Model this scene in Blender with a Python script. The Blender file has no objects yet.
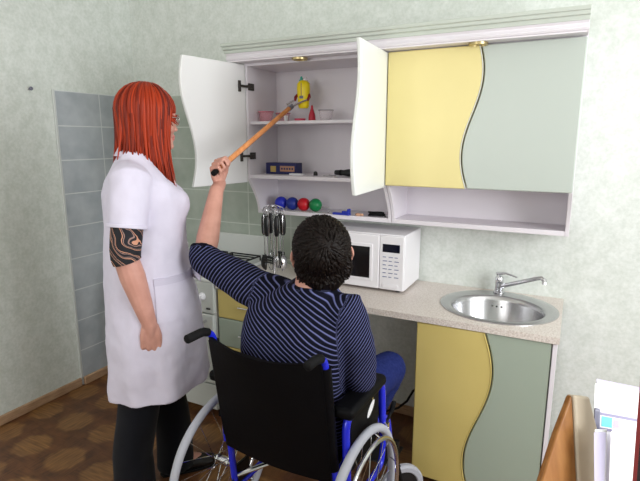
import bpy, math, random
from mathutils import Vector, Matrix, Quaternion, noise
from mathutils.bvhtree import BVHTree
random.seed(7)
V = Vector
PI = math.pi
sc = bpy.context.scene
C = sc.collection

# ------------------------------------------------------------------ camera
CAM = V((0.0, -2.565, 1.55))
YAW, PIT, FPX = math.radians(27.0), math.radians(-11.4), 498.0
cd = bpy.data.cameras.new('camera')
cam = bpy.data.objects.new('camera', cd)
C.objects.link(cam)
cam.location = CAM
cam.rotation_euler = (PI/2 + PIT, 0, YAW)
cd.sensor_width = 36.0
cd.lens = FPX/640*36
cd.clip_start = 0.02
sc.camera = cam
MC = cam.rotation_euler.to_matrix()

def at(px, py, ax, val):
    """the point of the place seen at a photo pixel, on the plane axis=val"""
    d = MC @ V(((px-320)/FPX, -(py-240.5)/FPX, -1.0))
    t = (val-CAM[ax])/d[ax]
    return CAM + d*t

# ------------------------------------------------------------------ materials
def s2l(c):
    def f(u):
        u = u/255.0
        return u/12.92 if u <= 0.04045 else ((u+0.055)/1.055)**2.4
    return (f(c[0]), f(c[1]), f(c[2]), 1.0)

def new_mat(name):
    m = bpy.data.materials.new(name)
    m.use_nodes = True
    nt = m.node_tree
    b = nt.nodes['Principled BSDF']
    return m, nt, b

def mat(name, col, rough=0.5, metal=0.0, noise_s=0.0, noise_amt=0.0, bump=0.0, trans=0.0, alpha=1.0, coat=0.0, stretch=None, ior=1.45, sheen=0.0):
    m, nt, b = new_mat(name)
    b.inputs['Base Color'].default_value = s2l(col)
    b.inputs['Roughness'].default_value = rough
    b.inputs['Metallic'].default_value = metal
    b.inputs['IOR'].default_value = ior
    if trans: b.inputs['Transmission Weight'].default_value = trans
    if alpha < 1: b.inputs['Alpha'].default_value = alpha
    if coat: b.inputs['Coat Weight'].default_value = coat
    if sheen: b.inputs['Sheen Weight'].default_value = sheen
    if noise_s:
        tc = nt.nodes.new('ShaderNodeTexCoord')
        src = tc.outputs['Object']
        if stretch:
            mp = nt.nodes.new('ShaderNodeMapping')
            mp.inputs['Scale'].default_value = stretch
            nt.links.new(src, mp.inputs['Vector']); src = mp.outputs['Vector']
        n = nt.nodes.new('ShaderNodeTexNoise')
        n.inputs['Scale'].default_value = noise_s
        n.inputs['Detail'].default_value = 5
        nt.links.new(src, n.inputs['Vector'])
        if noise_amt:
            r = nt.nodes.new('ShaderNodeValToRGB')
            lo = [max(0, c-noise_amt) for c in col]; hi = [min(255, c+noise_amt) for c in col]
            r.color_ramp.elements[0].color = s2l(lo); r.color_ramp.elements[1].color = s2l(hi)
            r.color_ramp.elements[0].position = 0.3; r.color_ramp.elements[1].position = 0.7
            nt.links.new(n.outputs['Fac'], r.inputs['Fac'])
            nt.links.new(r.outputs['Color'], b.inputs['Base Color'])
        if bump:
            bp = nt.nodes.new('ShaderNodeBump')
            bp.inputs['Strength'].default_value = bump
            bp.inputs['Distance'].default_value = 0.004
            nt.links.new(n.outputs['Fac'], bp.inputs['Height'])
            nt.links.new(bp.outputs['Normal'], b.inputs['Normal'])
    return m

M = {}
def wallpaper():
    m, nt, b = new_mat('wallpaper')
    tc = nt.nodes.new('ShaderNodeTexCoord')
    n1 = nt.nodes.new('ShaderNodeTexNoise'); n1.inputs['Scale'].default_value = 15; n1.inputs['Detail'].default_value = 6; n1.inputs['Roughness'].default_value = .65
    n2 = nt.nodes.new('ShaderNodeTexNoise'); n2.inputs['Scale'].default_value = 60; n2.inputs['Detail'].default_value = 4
    for n in (n1, n2): nt.links.new(tc.outputs['Object'], n.inputs['Vector'])
    mx = nt.nodes.new('ShaderNodeMath'); mx.operation = 'MULTIPLY_ADD'; mx.inputs[1].default_value = .45
    nt.links.new(n2.outputs['Fac'], mx.inputs[0]); nt.links.new(n1.outputs['Fac'], mx.inputs[2])
    r = nt.nodes.new('ShaderNodeValToRGB')
    r.color_ramp.elements[0].position = .55; r.color_ramp.elements[0].color = s2l((207, 213, 206))
    r.color_ramp.elements[1].position = .92; r.color_ramp.elements[1].color = s2l((226, 230, 226))
    nt.links.new(mx.outputs[0], r.inputs['Fac']); nt.links.new(r.outputs['Color'], b.inputs['Base Color'])
    bp = nt.nodes.new('ShaderNodeBump'); bp.inputs['Strength'].default_value = .25; bp.inputs['Distance'].default_value = .003
    nt.links.new(mx.outputs[0], bp.inputs['Height']); nt.links.new(bp.outputs['Normal'], b.inputs['Normal'])
    b.inputs['Roughness'].default_value = .75
    return m
M['wall'] = wallpaper()

def tile_mat(name, c1, c2, grout, axis, ox, oz, w, h):
    """ceramic tiles: axis 0 = wall along x, 1 = wall along y"""
    m, nt, b = new_mat(name)
    N = nt.nodes.new; L = nt.links.new
    g = N('ShaderNodeNewGeometry'); sp = N('ShaderNodeSeparateXYZ'); L(g.outputs['Position'], sp.inputs[0])
    def frac(sock, off, size):
        a = N('ShaderNodeMath'); a.operation = 'SUBTRACT'; L(sock, a.inputs[0]); a.inputs[1].default_value = off
        d = N('ShaderNodeMath'); d.operation = 'DIVIDE'; L(a.outputs[0], d.inputs[0]); d.inputs[1].default_value = size
        f = N('ShaderNodeMath'); f.operation = 'FRACT'; L(d.outputs[0], f.inputs[0])
        p = N('ShaderNodeMath'); p.operation = 'PINGPONG'; L(d.outputs[0], p.inputs[0]); p.inputs[1].default_value = .5
        s = N('ShaderNodeMath'); s.operation = 'MULTIPLY'; L(p.outputs[0], s.inputs[0]); s.inputs[1].default_value = size
        return s.outputs[0]
    u = frac(sp.outputs[axis], ox, w); v = frac(sp.outputs[2], oz, h)
    mn = N('ShaderNodeMath'); mn.operation = 'MINIMUM'; L(u, mn.inputs[0]); L(v, mn.inputs[1])
    rm = N('ShaderNodeMapRange'); L(mn.outputs[0], rm.inputs['Value']); rm.inputs['From Min'].default_value = .0022; rm.inputs['From Max'].default_value = .0042
    n = N('ShaderNodeTexNoise'); n.inputs['Scale'].default_value = 7; n.inputs['Detail'].default_value = 6; L(g.outputs['Position'], n.inputs['Vector'])
    r = N('ShaderNodeValToRGB'); r.color_ramp.elements[0].color = s2l(c1); r.color_ramp.elements[1].color = s2l(c2)
    r.color_ramp.elements[0].position = .35; r.color_ramp.elements[1].position = .7
    L(n.outputs['Fac'], r.inputs['Fac'])
    mix = N('ShaderNodeMix'); mix.data_type = 'RGBA'; L(rm.outputs[0], mix.inputs['Factor'])
    mix.inputs['A'].default_value = s2l(grout); L(r.outputs['Color'], mix.inputs['B'])
    L(mix.outputs['Result'], b.inputs['Base Color'])
    bp = N('ShaderNodeBump'); bp.inputs['Strength'].default_value = .4; bp.inputs['Distance'].default_value = .002
    L(rm.outputs[0], bp.inputs['Height']); L(bp.outputs['Normal'], b.inputs['Normal'])
    b.inputs['Roughness'].default_value = .35
    return m
M['tile_l'] = tile_mat('tile_grey_blue', (166, 172, 179), (190, 195, 200), (214, 217, 218), 1, -.608, 1.832, .305, .2)
M['tile_b'] = tile_mat('tile_grey_green', (160, 170, 158), (182, 190, 180), (202, 208, 200), 0, -2.72, 1.832, .305, .2)

def floor_mat():
    m, nt, b = new_mat('parquet_linoleum')
    N = nt.nodes.new; L = nt.links.new
    g = N('ShaderNodeNewGeometry'); sp = N('ShaderNodeSeparateXYZ'); L(g.outputs['Position'], sp.inputs[0])
    def mth(op, a, bb=None, c=None):
        x = N('ShaderNodeMath'); x.operation = op
        for i, s in enumerate((a, bb, c)):
            if s is None: continue
            if isinstance(s, (int, float)): x.inputs[i].default_value = s
            else: L(s, x.inputs[i])
        return x.outputs[0]
    P = .25
    def cell(sock, off):
        t = mth('DIVIDE', mth('SUBTRACT', sock, off-P/2), P)
        return mth('ABSOLUTE', mth('SUBTRACT', mth('FRACT', t), .5)), mth('FLOOR', t)
    fx, ix = cell(sp.outputs[0], -2.38); fy, iy = cell(sp.outputs[1], -1.172)
    # octagonal patch
    mxx = mth('MAXIMUM', fx, fy); sm = mth('MULTIPLY', mth('ADD', fx, fy), .72)
    d = mth('MAXIMUM', mxx, sm)
    wob = N('ShaderNodeTexNoise'); wob.inputs['Scale'].default_value = 18; L(g.outputs['Position'], wob.inputs['Vector'])
    d2 = mth('ADD', d, mth('MULTIPLY', mth('SUBTRACT', wob.outputs['Fac'], .5), .16))
    patch = N('ShaderNodeMapRange'); L(d2, patch.inputs['Value']); patch.inputs['From Min'].default_value = .32; patch.inputs['From Max'].default_value = .40
    patch.inputs['To Min'].default_value = 1; patch.inputs['To Max'].default_value = 0
    # grain, direction alternating per cell
    par = mth('PINGPONG', mth('ADD', ix, iy), 1)
    gx = N('ShaderNodeCombineXYZ'); L(mth('MULTIPLY', sp.outputs[0], 9.0), gx.inputs[0]); L(mth('MULTIPLY', sp.outputs[1], 95.0), gx.inputs[1])
    gy = N('ShaderNodeCombineXYZ'); L(mth('MULTIPLY', sp.outputs[0], 95.0), gy.inputs[0]); L(mth('MULTIPLY', sp.outputs[1], 9.0), gy.inputs[1])
    mixv = N('ShaderNodeMix'); mixv.data_type = 'VECTOR'; L(par, mixv.inputs['Factor']); L(gx.outputs[0], mixv.inputs['A']); L(gy.outputs[0], mixv.inputs['B'])
    gr = N('ShaderNodeTexNoise'); gr.inputs['Scale'].default_value = 1; gr.inputs['Detail'].default_value = 4; L(mixv.outputs['Result'], gr.inputs['Vector'])
    light = N('ShaderNodeValToRGB'); light.color_ramp.elements[0].color = s2l((104, 70, 40)); light.color_ramp.elements[1].color = s2l((150, 108, 64))
    dark = N('ShaderNodeValToRGB'); dark.color_ramp.elements[0].color = s2l((62, 37, 24)); dark.color_ramp.elements[1].color = s2l((122, 78, 46))
    for r in (light, dark):
        r.color_ramp.elements[0].position = .3; r.color_ramp.elements[1].position = .7
    L(gr.outputs['Fac'], light.inputs['Fac'])
    big = N('ShaderNodeTexNoise'); big.inputs['Scale'].default_value = 12; big.inputs['Detail'].default_value = 3; L(g.outputs['Position'], big.inputs['Vector'])
    # darker strips crossing between patches
    L(mth('ADD', mth('MULTIPLY', gr.outputs['Fac'], .45), mth('MULTIPLY', big.outputs['Fac'], .55)), dark.inputs['Fac'])
    mix = N('ShaderNodeMix'); mix.data_type = 'RGBA'; L(patch.outputs[0], mix.inputs['Factor']); L(dark.outputs[0], mix.inputs['A']); L(light.outputs[0], mix.inputs['B'])
    L(mix.outputs['Result'], b.inputs['Base Color'])
    b.inputs['Roughness'].default_value = .42
    return m
M['floor'] = floor_mat()

def speckle():
    m, nt, b = new_mat('speckled_worktop')
    tc = nt.nodes.new('ShaderNodeTexCoord')
    n = nt.nodes.new('ShaderNodeTexNoise'); n.inputs['Scale'].default_value = 170; n.inputs['Detail'].default_value = 3
    nt.links.new(tc.outputs['Object'], n.inputs['Vector'])
    r = nt.nodes.new('ShaderNodeValToRGB'); r.color_ramp.elements[0].position = .36; r.color_ramp.elements[1].position = .58
    r.color_ramp.elements[0].color = s2l((198, 186, 177)); r.color_ramp.elements[1].color = s2l((224, 216, 209))
    nt.links.new(n.outputs['Fac'], r.inputs['Fac']); nt.links.new(r.outputs['Color'], b.inputs['Base Color'])
    b.inputs['Roughness'].default_value = .35
    return m
M['worktop'] = speckle()

M['ceil'] = mat('ceiling_white', (238, 238, 234), .9)
M['wood_trim'] = mat('wooden_trim', (176, 142, 112), .5, noise_s=14, noise_amt=14, stretch=(1, 1, 8))
M['edge_pale'] = mat('pale_plastic_strip', (205, 208, 206), .5)
M['white_lam'] = mat('white_laminate', (226, 221, 227), .38)
M['white_door'] = mat('white_door_inside', (232, 232, 232), .4)
M['pale_door'] = mat('pale_green_white_front', (228, 231, 228), .35)
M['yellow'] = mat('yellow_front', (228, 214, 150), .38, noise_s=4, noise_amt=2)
M['yellow_shaded'] = mat('shaded_yellow_front', (208, 189, 116), .38, noise_s=4, noise_amt=3)  # upper yellow again, with the shade low in the room put into the colour
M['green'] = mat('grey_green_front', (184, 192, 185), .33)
M['green_shaded'] = mat('shaded_grey_green_front', (160, 172, 158), .35)  # grey green of the upper door, darkened to paint in the shade below
M['crown'] = mat('grey_green_cornice', (196, 203, 194), .4)
M['edge_dark'] = mat('dark_edge', (92, 82, 52), .5)
M['chrome'] = mat('chrome', (214, 214, 218), .12, 1.0)
M['steel'] = mat('brushed_steel', (196, 196, 198), .27, 1.0, noise_s=40, bump=.04, stretch=(1, 1, .05))
M['brass'] = mat('brass', (200, 182, 136), .35, 1.0)
M['lens'] = mat('frosted_lens', (222, 214, 190), .4)
M['black'] = mat('black_plastic', (20, 20, 22), .38)
M['black_rub'] = mat('black_rubber', (24, 24, 25), .7)
M['hinge_metal'] = mat('dull_hinge_metal', (70, 66, 62), .4, .6)
M['black_metal'] = mat('black_iron', (22, 22, 24), .5, .3)
M['vinyl'] = mat('black_vinyl', (9, 9, 12), .55, noise_s=60, bump=.12)
M['blue_tube'] = mat('blue_enamel', (34, 46, 214), .25, .1, coat=.5)
M['tyre'] = mat('grey_tyre', (172, 174, 184), .65)
M['enamel'] = mat('white_enamel', (214, 217, 214), .25)
M['enamel_grey'] = mat('grey_enamel', (196, 200, 196), .3)
M['mw_white'] = mat('white_appliance', (234, 232, 236), .32)
M['mw_glass'] = mat('dark_door_glass', (14, 14, 18), .1)
M['grey_print'] = mat('grey_print', (120, 128, 160), .6)
M['display'] = mat('dark_display', (12, 14, 34), .15)
M['white_paper'] = mat('white_paper', (240, 240, 242), .75)
M['white_plastic'] = mat('white_plastic', (236, 236, 240), .35)
M['pole_wood'] = mat('orange_wood', (222, 146, 88), .45, noise_s=30, noise_amt=14, stretch=(1, 1, .1))
M['red_rub'] = mat('dark_red_rubber', (132, 24, 32), .5)
M['red_plastic'] = mat('red_plastic', (176, 30, 52), .4)
M['red_ball'] = mat('red_ball', (200, 26, 40), .4)
M['blue_ball'] = mat('blue_ball', (38, 50, 190), .4)
M['blue_ball2'] = mat('dark_blue_ball', (34, 52, 146), .45)
M['green_ball'] = mat('green_ball', (18, 128, 72), .4)
M['yellow_bottle'] = mat('yellow_plastic', (244, 218, 24), .35)
M['teal'] = mat('teal_plastic', (60, 168, 150), .35)
M['clear'] = mat('clear_plastic', (236, 226, 232), .12, alpha=.25)
M['pink_clear'] = mat('pink_clear_plastic', (230, 150, 165), .2, alpha=.22)
M['pink_rim'] = mat('pink_clear_rim', (216, 100, 124), .3, alpha=.6)
M['grey_rim'] = mat('grey_clear_rim', (120, 116, 124), .3, alpha=.6)
M['pink'] = mat('pink_plastic', (214, 84, 110), .35)
M['box_blue'] = mat('dark_blue_card', (36, 40, 92), .5)
M['box_yellow'] = mat('yellow_print', (186, 160, 90), .5)
M['box_tan'] = mat('tan_print', (176, 132, 104), .5)
M['blue_plastic'] = mat('blue_plastic', (36, 52, 168), .35)
M['tan'] = mat('tan_plastic', (206, 160, 130), .5)
M['skin'] = mat('skin', (200, 147, 131), .5, noise_s=22, noise_amt=7)
M['skin_w'] = mat('fair_skin', (200, 147, 132), .5, noise_s=22, noise_amt=7)
M['lips'] = mat('lips', (196, 122, 114), .45)
M['eye_white'] = mat('eye_white', (232, 230, 226), .2)
M['iris'] = mat('eye_iris', (60, 48, 38), .15)
M['hair_dark'] = mat('dark_brown_hair', (19, 12, 10), .5, noise_s=120, noise_amt=8)
M['jeans'] = mat('blue_denim', (30, 40, 94), .8, noise_s=90, noise_amt=8, bump=.15)
M['trousers'] = mat('black_trousers', (20, 21, 27), .85, noise_s=5, noise_amt=4, sheen=.1)
M['navy'] = mat('navy_ribbing', (20, 24, 50), .85)
M['shoe'] = mat('black_leather', (22, 20, 20), .4)
M['coat'] = mat('white_cotton', (214, 209, 227), .85, noise_s=30, noise_amt=2, bump=.08)
M['cuff_edge'] = mat('white_cotton_seam', (203, 198, 217), .85)
M['desk'] = mat('desk_top_wood', (188, 146, 92), .45, noise_s=8, noise_amt=14, stretch=(8, 1, 1))
M['holder_wood'] = mat('orange_plywood', (140, 90, 36), .45, noise_s=10, noise_amt=12, stretch=(6, 6, 1))
M['holder_edge'] = mat('cream_board_edge', (190, 176, 156), .6, noise_s=20, noise_amt=4)
M['cyan_lab'] = mat('cyan_label', (112, 208, 214), .5)
M['pink_lab'] = mat('pink_label', (238, 178, 200), .5)
M['lilac'] = mat('lilac_cover', (186, 180, 204), .5)
M['lilac_dark'] = mat('dark_lilac_strip', (150, 146, 172), .5)
M['slate'] = mat('slate_plastic', (112, 112, 128), .4)
M['binder'] = mat('black_binder', (26, 22, 24), .4)
M['binder_red'] = mat('dark_red_edge', (120, 34, 34), .5)
M['glass'] = mat('window_glass', (240, 245, 245), .02, alpha=.12)
M['pvc'] = mat('window_white_pvc', (236, 236, 234), .4)

def red_hair():
    m, nt, b = new_mat('red_hair')
    at_ = nt.nodes.new('ShaderNodeAttribute'); at_.attribute_name = 'tone'
    r = nt.nodes.new('ShaderNodeValToRGB')
    r.color_ramp.elements[0].color = s2l((96, 22, 10)); r.color_ramp.elements[1].color = s2l((178, 58, 22))
    nt.links.new(at_.outputs['Fac'], r.inputs['Fac']); nt.links.new(r.outputs['Color'], b.inputs['Base Color'])
    b.inputs['Roughness'].default_value = .5; b.inputs['Specular IOR Level'].default_value = .25
    return m
M['hair_red'] = red_hair()

for k_ in ('vinyl', 'trousers', 'jeans', 'black_rub'): M[k_].node_tree.nodes['Principled BSDF'].inputs['Specular IOR Level'].default_value = .12
M['hair_dark'].node_tree.nodes['Principled BSDF'].inputs['Specular IOR Level'].default_value = .18
def stripe_mat():
    m, nt, b = new_mat('navy_striped_jersey')
    a = nt.nodes.new('ShaderNodeAttribute'); a.attribute_name = 'stripe'
    f = nt.nodes.new('ShaderNodeMath'); f.operation = 'FRACT'; nt.links.new(a.outputs['Fac'], f.inputs[0])
    r = nt.nodes.new('ShaderNodeValToRGB'); e = r.color_ramp.elements
    e[0].position = 0; e[0].color = s2l((13, 14, 26)); e[1].position = .60; e[1].color = s2l((15, 16, 30))
    for p, c in ((.77, (100, 104, 150)), (.86, (104, 108, 156)), (.95, (15, 16, 30))):
        k = e.new(p); k.color = s2l(c)
    nt.links.new(f.outputs[0], r.inputs['Fac']); nt.links.new(r.outputs['Color'], b.inputs['Base Color'])
    b.inputs['Roughness'].default_value = .9; b.inputs['Specular IOR Level'].default_value = .1
    return m
M['stripe'] = stripe_mat()

def pattern_mat():
    m, nt, b = new_mat('black_and_peach_swirl_print')
    tc = nt.nodes.new('ShaderNodeTexCoord')
    w = nt.nodes.new('ShaderNodeTexWave'); w.wave_type = 'BANDS'; w.bands_direction = 'DIAGONAL'
    w.inputs['Scale'].default_value = 8; w.inputs['Distortion'].default_value = 8; w.inputs['Detail'].default_value = 1.5; w.inputs['Detail Scale'].default_value = 1.2
    nt.links.new(tc.outputs['Object'], w.inputs['Vector'])
    r = nt.nodes.new('ShaderNodeValToRGB'); e = r.color_ramp.elements; r.color_ramp.interpolation = 'CONSTANT'
    e[0].position = 0; e[0].color = s2l((18, 18, 26)); e[1].position = .58; e[1].color = s2l((206, 150, 122))
    k = e.new(.72); k.color = s2l((24, 22, 30)); k = e.new(.84); k.color = s2l((150, 120, 112)); k = e.new(.93); k.color = s2l((20, 20, 30))
    nt.links.new(w.outputs['Fac'], r.inputs['Fac']); nt.links.new(r.outputs['Color'], b.inputs['Base Color'])
    b.inputs['Roughness'].default_value = .8
    return m
M['print'] = pattern_mat()
def neck_print():
    m, nt, b = new_mat('red_and_white_print')
    tc = nt.nodes.new('ShaderNodeTexCoord')
    w = nt.nodes.new('ShaderNodeTexNoise'); w.inputs['Scale'].default_value = 45
    nt.links.new(tc.outputs['Object'], w.inputs['Vector'])
    r = nt.nodes.new('ShaderNodeValToRGB'); e = r.color_ramp.elements; r.color_ramp.interpolation = 'CONSTANT'
    e[0].color = s2l((150, 30, 40)); e[1].position = .5; e[1].color = s2l((236, 226, 230))
    nt.links.new(w.outputs['Fac'], r.inputs['Fac']); nt.links.new(r.outputs['Color'], b.inputs['Base Color'])
    b.inputs['Roughness'].default_value = .8
    return m
M['neckprint'] = neck_print()

# ------------------------------------------------------------------ objects
def tag(o, label, cat, group=None):
    o['label'] = label; o['category'] = cat
    if group: o['group'] = group
    return o
def thing(name, label, cat, loc=(0, 0, 0), rz=0, group=None):
    o = bpy.data.objects.new(name, None); C.objects.link(o)
    o.location = loc; o.rotation_euler = (0, 0, rz); o.empty_display_size = .05
    return tag(o, label, cat, group)
def struct(o):
    o['kind'] = 'structure'; return o
def root_of(o):
    while o.parent: o = o.parent
    return o

class MB:
    def __init__(s): s.v = []; s.f = []; s.mi = []; s.cur = 0
    def add(s, vs, fs):
        b = len(s.v); s.v += [V(x) for x in vs]
        s.f += [[b+i for i in f] for f in fs]; s.mi += [s.cur]*len(fs); return s
    def mat(s, i): s.cur = i; return s
    def box(s, lo, hi, rot=None, piv=None):
        x0, y0, z0 = lo; x1, y1, z1 = hi
        vs = [V(p) for p in ((x0,y0,z0),(x1,y0,z0),(x1,y1,z0),(x0,y1,z0),(x0,y0,z1),(x1,y0,z1),(x1,y1,z1),(x0,y1,z1))]
        if rot is not None:
            pv = V(piv) if piv is not None else (V(lo)+V(hi))/2
            vs = [pv + rot @ (p-pv) for p in vs]
        return s.add(vs, [(0,3,2,1),(4,5,6,7),(0,1,5,4),(1,2,6,5),(2,3,7,6),(3,0,4,7)])
    def rings(s, rings, closed_ends=True, loop=False):
        n = len(rings[0]); vs = [p for r in rings for p in r]; fs = []
        m = len(rings)
        for i in range(m if loop else m-1):
            j = (i+1) % m
            for k in range(n):
                fs.append((i*n+k, i*n+(k+1) % n, j*n+(k+1) % n, j*n+k))
        if closed_ends and not loop:
            fs.append(tuple(range(n-1, -1, -1))); fs.append(tuple((m-1)*n+k for k in range(n)))
        return s.add(vs, fs)
    def tube(s, pts, rad, n=10, caps='flat', flat=None):
        """swept tube; rad number or list; caps round for limbs; flat=(dir, factor) squashes along dir"""
        pts = [V(p) for p in pts]
        if not hasattr(rad, '__len__'): rad = [rad]*len(pts)
        rad = list(rad)
        P = []; Rr = []; T = []
        m = len(pts)
        tans = []
        for i in range(m):
            a = pts[max(0, i-1)]; b = pts[min(m-1, i+1)]
            t = (b-a); t = t.normalized() if t.length > 1e-9 else V((0, 0, 1)); tans.append(t)
        if caps == 'round':
            for q in (80, 55, 28):
                a = math.radians(q); P.append(pts[0]-tans[0]*rad[0]*math.sin(a)); Rr.append(rad[0]*math.cos(a)); T.append(tans[0])
        P += pts; Rr += rad; T += tans
        if caps == 'round':
            for q in (28, 55, 80):
                a = math.radians(q); P.append(pts[-1]+tans[-1]*rad[-1]*math.sin(a)); Rr.append(rad[-1]*math.cos(a)); T.append(tans[-1])
        up = V((0, 0, 1)) if abs(T[0].z) < .9 else V((0, 1, 0))
        nx = T[0].cross(up).normalized()
        rg = []
        for i in range(len(P)):
            nx = (nx - T[i]*nx.dot(T[i]))
            nx = nx.normalized() if nx.length > 1e-6 else T[i].orthogonal().normalized()
            ny = T[i].cross(nx)
            ring = []
            for k in range(n):
                a = 2*PI*k/n
                o = (nx*math.cos(a)+ny*math.sin(a))*Rr[i]
                if flat is not None:
                    fd = flat[0]; o = o - fd*(o.dot(fd))*(1-flat[1])
                ring.append(P[i]+o)
            rg.append(ring)
        return s.rings(rg)
    def loop_tube(s, pts, r, n=8):
        pts = [V(p) for p in pts]; m = len(pts); rg = []
        c = sum(pts, V())/m
        nrm = (pts[0]-c).cross(pts[m//4]-c).normalized()
        for i in range(m):
            t = (pts[(i+1) % m]-pts[i-1]).normalized(); o = t.cross(nrm).normalized()
            rg.append([pts[i]+(o*math.cos(2*PI*k/n)+nrm*math.sin(2*PI*k/n))*r for k in range(n)])
        return s.rings(rg, loop=True)
    def cyl(s, p0, p1, r0, r1=None, n=20):
        return s.tube([p0, p1], [r0, r0 if r1 is None else r1], n)
    def lathe(s, prof, c=(0, 0, 0), axis=(0, 0, 1), n=28, sx=1.0, sy=1.0, close=True):
        q = V((0, 0, 1)).rotation_difference(V(axis).normalized())
        rg = [[V(c)+q @ V((r*math.cos(2*PI*k/n)*sx, r*math.sin(2*PI*k/n)*sy, z)) for k in range(n)] for r, z in prof]
        return s.rings(rg, closed_ends=close)
    def ell(s, c, h, rot=None, n=18, m=10):
        rg = []
        for i in range(m+1):
            t = PI*(i+.08*(1 if i == 0 else (-1 if i == m else 0)))/m
            ring = []
            for k in range(n):
                p = V((h[0]*math.sin(t)*math.cos(2*PI*k/n), h[1]*math.sin(t)*math.sin(2*PI*k/n), -h[2]*math.cos(t)))
                if rot is not None: p = rot @ p
                ring.append(V(c)+p)
            rg.append(ring)
        return s.rings(rg)
    def prism(s, outline, vec):
        """outline: list of 3D points (planar), extruded by vec"""
        n = len(outline); o = [V(p) for p in outline]; vec = V(vec)
        vs = o+[p+vec for p in o]
        fs = [tuple(range(n-1, -1, -1)), tuple(range(n, 2*n))]+[(k, (k+1) % n, n+(k+1) % n, n+k) for k in range(n)]
        return s.add(vs, fs)
    def mesh(s, name):
        me = bpy.data.meshes.new(name); me.from_pydata([tuple(v) for v in s.v], [], s.f)
        me.polygons.foreach_set('material_index', s.mi)
        import bmesh
        bm = bmesh.new(); bm.from_mesh(me); bmesh.ops.recalc_face_normals(bm, faces=bm.faces); bm.to_mesh(me); bm.free()
        return me
    def build(s, name, m, parent=None, bevel=0, ang=35, world=True, label=None, seg=2):
        return link(name, s.mesh(name), m, parent, bevel, ang, world, label, seg)

def link(name, me, m, parent=None, bevel=0, ang=35, world=True, label=None, seg=2):
    o = bpy.data.objects.new(name, me); C.objects.link(o)
    for x in (m if isinstance(m, (list, tuple)) else [m]): me.materials.append(M[x])
    if parent is not None:
        o.parent = parent
        if world:
            me.transform(Matrix.Translation(-root_of(parent).location))
    me.polygons.foreach_set('use_smooth', [True]*len(me.polygons))
    me.set_sharp_from_angle(angle=math.radians(ang))
    if bevel:
        b = o.modifiers.new('edge', 'BEVEL'); b.width = bevel; b.segments = seg; b.limit_method = 'ANGLE'; b.angle_limit = math.radians(40)
    if label: o['label'] = label
    return o
def solo(mb, name, m, label, cat, group=None, bevel=0, ang=35):
    """a thing of one mesh: origin at the middle of its base"""
    me = mb.mesh(name)
    xs = [v.co for v in me.vertices]
    base = V(((min(v.x for v in xs)+max(v.x for v in xs))/2, (min(v.y for v in xs)+max(v.y for v in xs))/2, min(v.z for v in xs)))
    me.transform(Matrix.Translation(-base))
    o = link(name, me, m, None, bevel, ang); o.location = base
    return tag(o, label, cat, group)
def dup(root, loc, rz=None, label=None):
    r = root.copy(); C.objects.link(r); r.location = loc
    if rz is not None: r.rotation_euler.z = rz
    if label: r['label'] = label
    for ch in list(root.children):
        c = ch.copy(); C.objects.link(c); c.parent = r
        for g in list(ch.children):
            d = g.copy(); C.objects.link(d); d.parent = c
    return r
def arc(c, a0, a1, r, n, e1, e2):
    c, e1, e2 = V(c), V(e1), V(e2)
    return [c+e1*r*math.cos(math.radians(a0+(a1-a0)*i/n))+e2*r*math.sin(math.radians(a0+(a1-a0)*i/n)) for i in range(n+1)]
def fused(mb, voxel, smooth=6, fac=.5):
    """one continuous surface out of overlapping closed pieces"""
    me = mb.mesh('tmp'); o = bpy.data.objects.new('tmp', me); C.objects.link(o)
    r = o.modifiers.new('r', 'REMESH'); r.mode = 'VOXEL'; r.voxel_size = voxel
    if smooth:
        k = o.modifiers.new('s', 'SMOOTH'); k.factor = fac; k.iterations = smooth
    dg = bpy.context.evaluated_depsgraph_get(); dg.update()
    out = bpy.data.meshes.new_from_object(o.evaluated_get(dg))
    bpy.data.objects.remove(o); bpy.data.meshes.remove(me)
    return out

# ------------------------------------------------------------------ the room
XL, XR, YF, HC = -2.72, 1.75, -4.3, 2.75
struct(MB().box((XL-.15, YF, -.12), (XR+.15, .15, 0)).build('floor', 'floor'))
struct(MB().box((XL-.15, YF, HC), (XR+.15, .15, HC+.1)).build('ceiling', 'ceil'))
struct(MB().box((XL-.15, 0, 0), (XR+.15, .15, HC)).build('wall_back', 'wall'))
struct(MB().box((XL-.15, YF, 0), (XL, 0, HC)).build('wall_left', 'wall'))
wy0, wy1, wz0, wz1 = -2.45, -1.0, 1.0, 2.45
w = MB()
w.box((XR, YF, 0), (XR+.15, wy0, HC)); w.box((XR, wy1, 0), (XR+.15, 0, HC))
w.box((XR, wy0, 0), (XR+.15, wy1, wz0)); w.box((XR, wy0, wz1), (XR+.15, wy1, HC))
struct(w.build('wall_right', 'wall'))
win = bpy.data.objects.new('window_1', None); C.objects.link(win); win.location = (XR, (wy0+wy1)/2, wz0); struct(win)
w = MB()
for a, b in ((wy0, wy0+.06), (wy1-.06, wy1), ((wy0+wy1)/2-.04, (wy0+wy1)/2+.04)): w.box((XR+.06, a, wz0), (XR+.12, b, wz1))
for a, b in ((wz0, wz0+.06), (wz1-.06, wz1)): w.box((XR+.062, wy0+.05, a), (XR+.118, wy1-.05, b))
struct(w.build('window_frame', 'pvc', win))
struct(MB().box((XR+.085, wy0+.05, wz0+.05), (XR+.093, wy1-.05, wz1-.05)).build('window_pane', 'glass', win))
struct(MB().box((XR-.12, wy0-.05, wz0-.03), (XR+.06, wy1+.05, wz0)).build('window_sill', 'pvc', win, .005))
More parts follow.
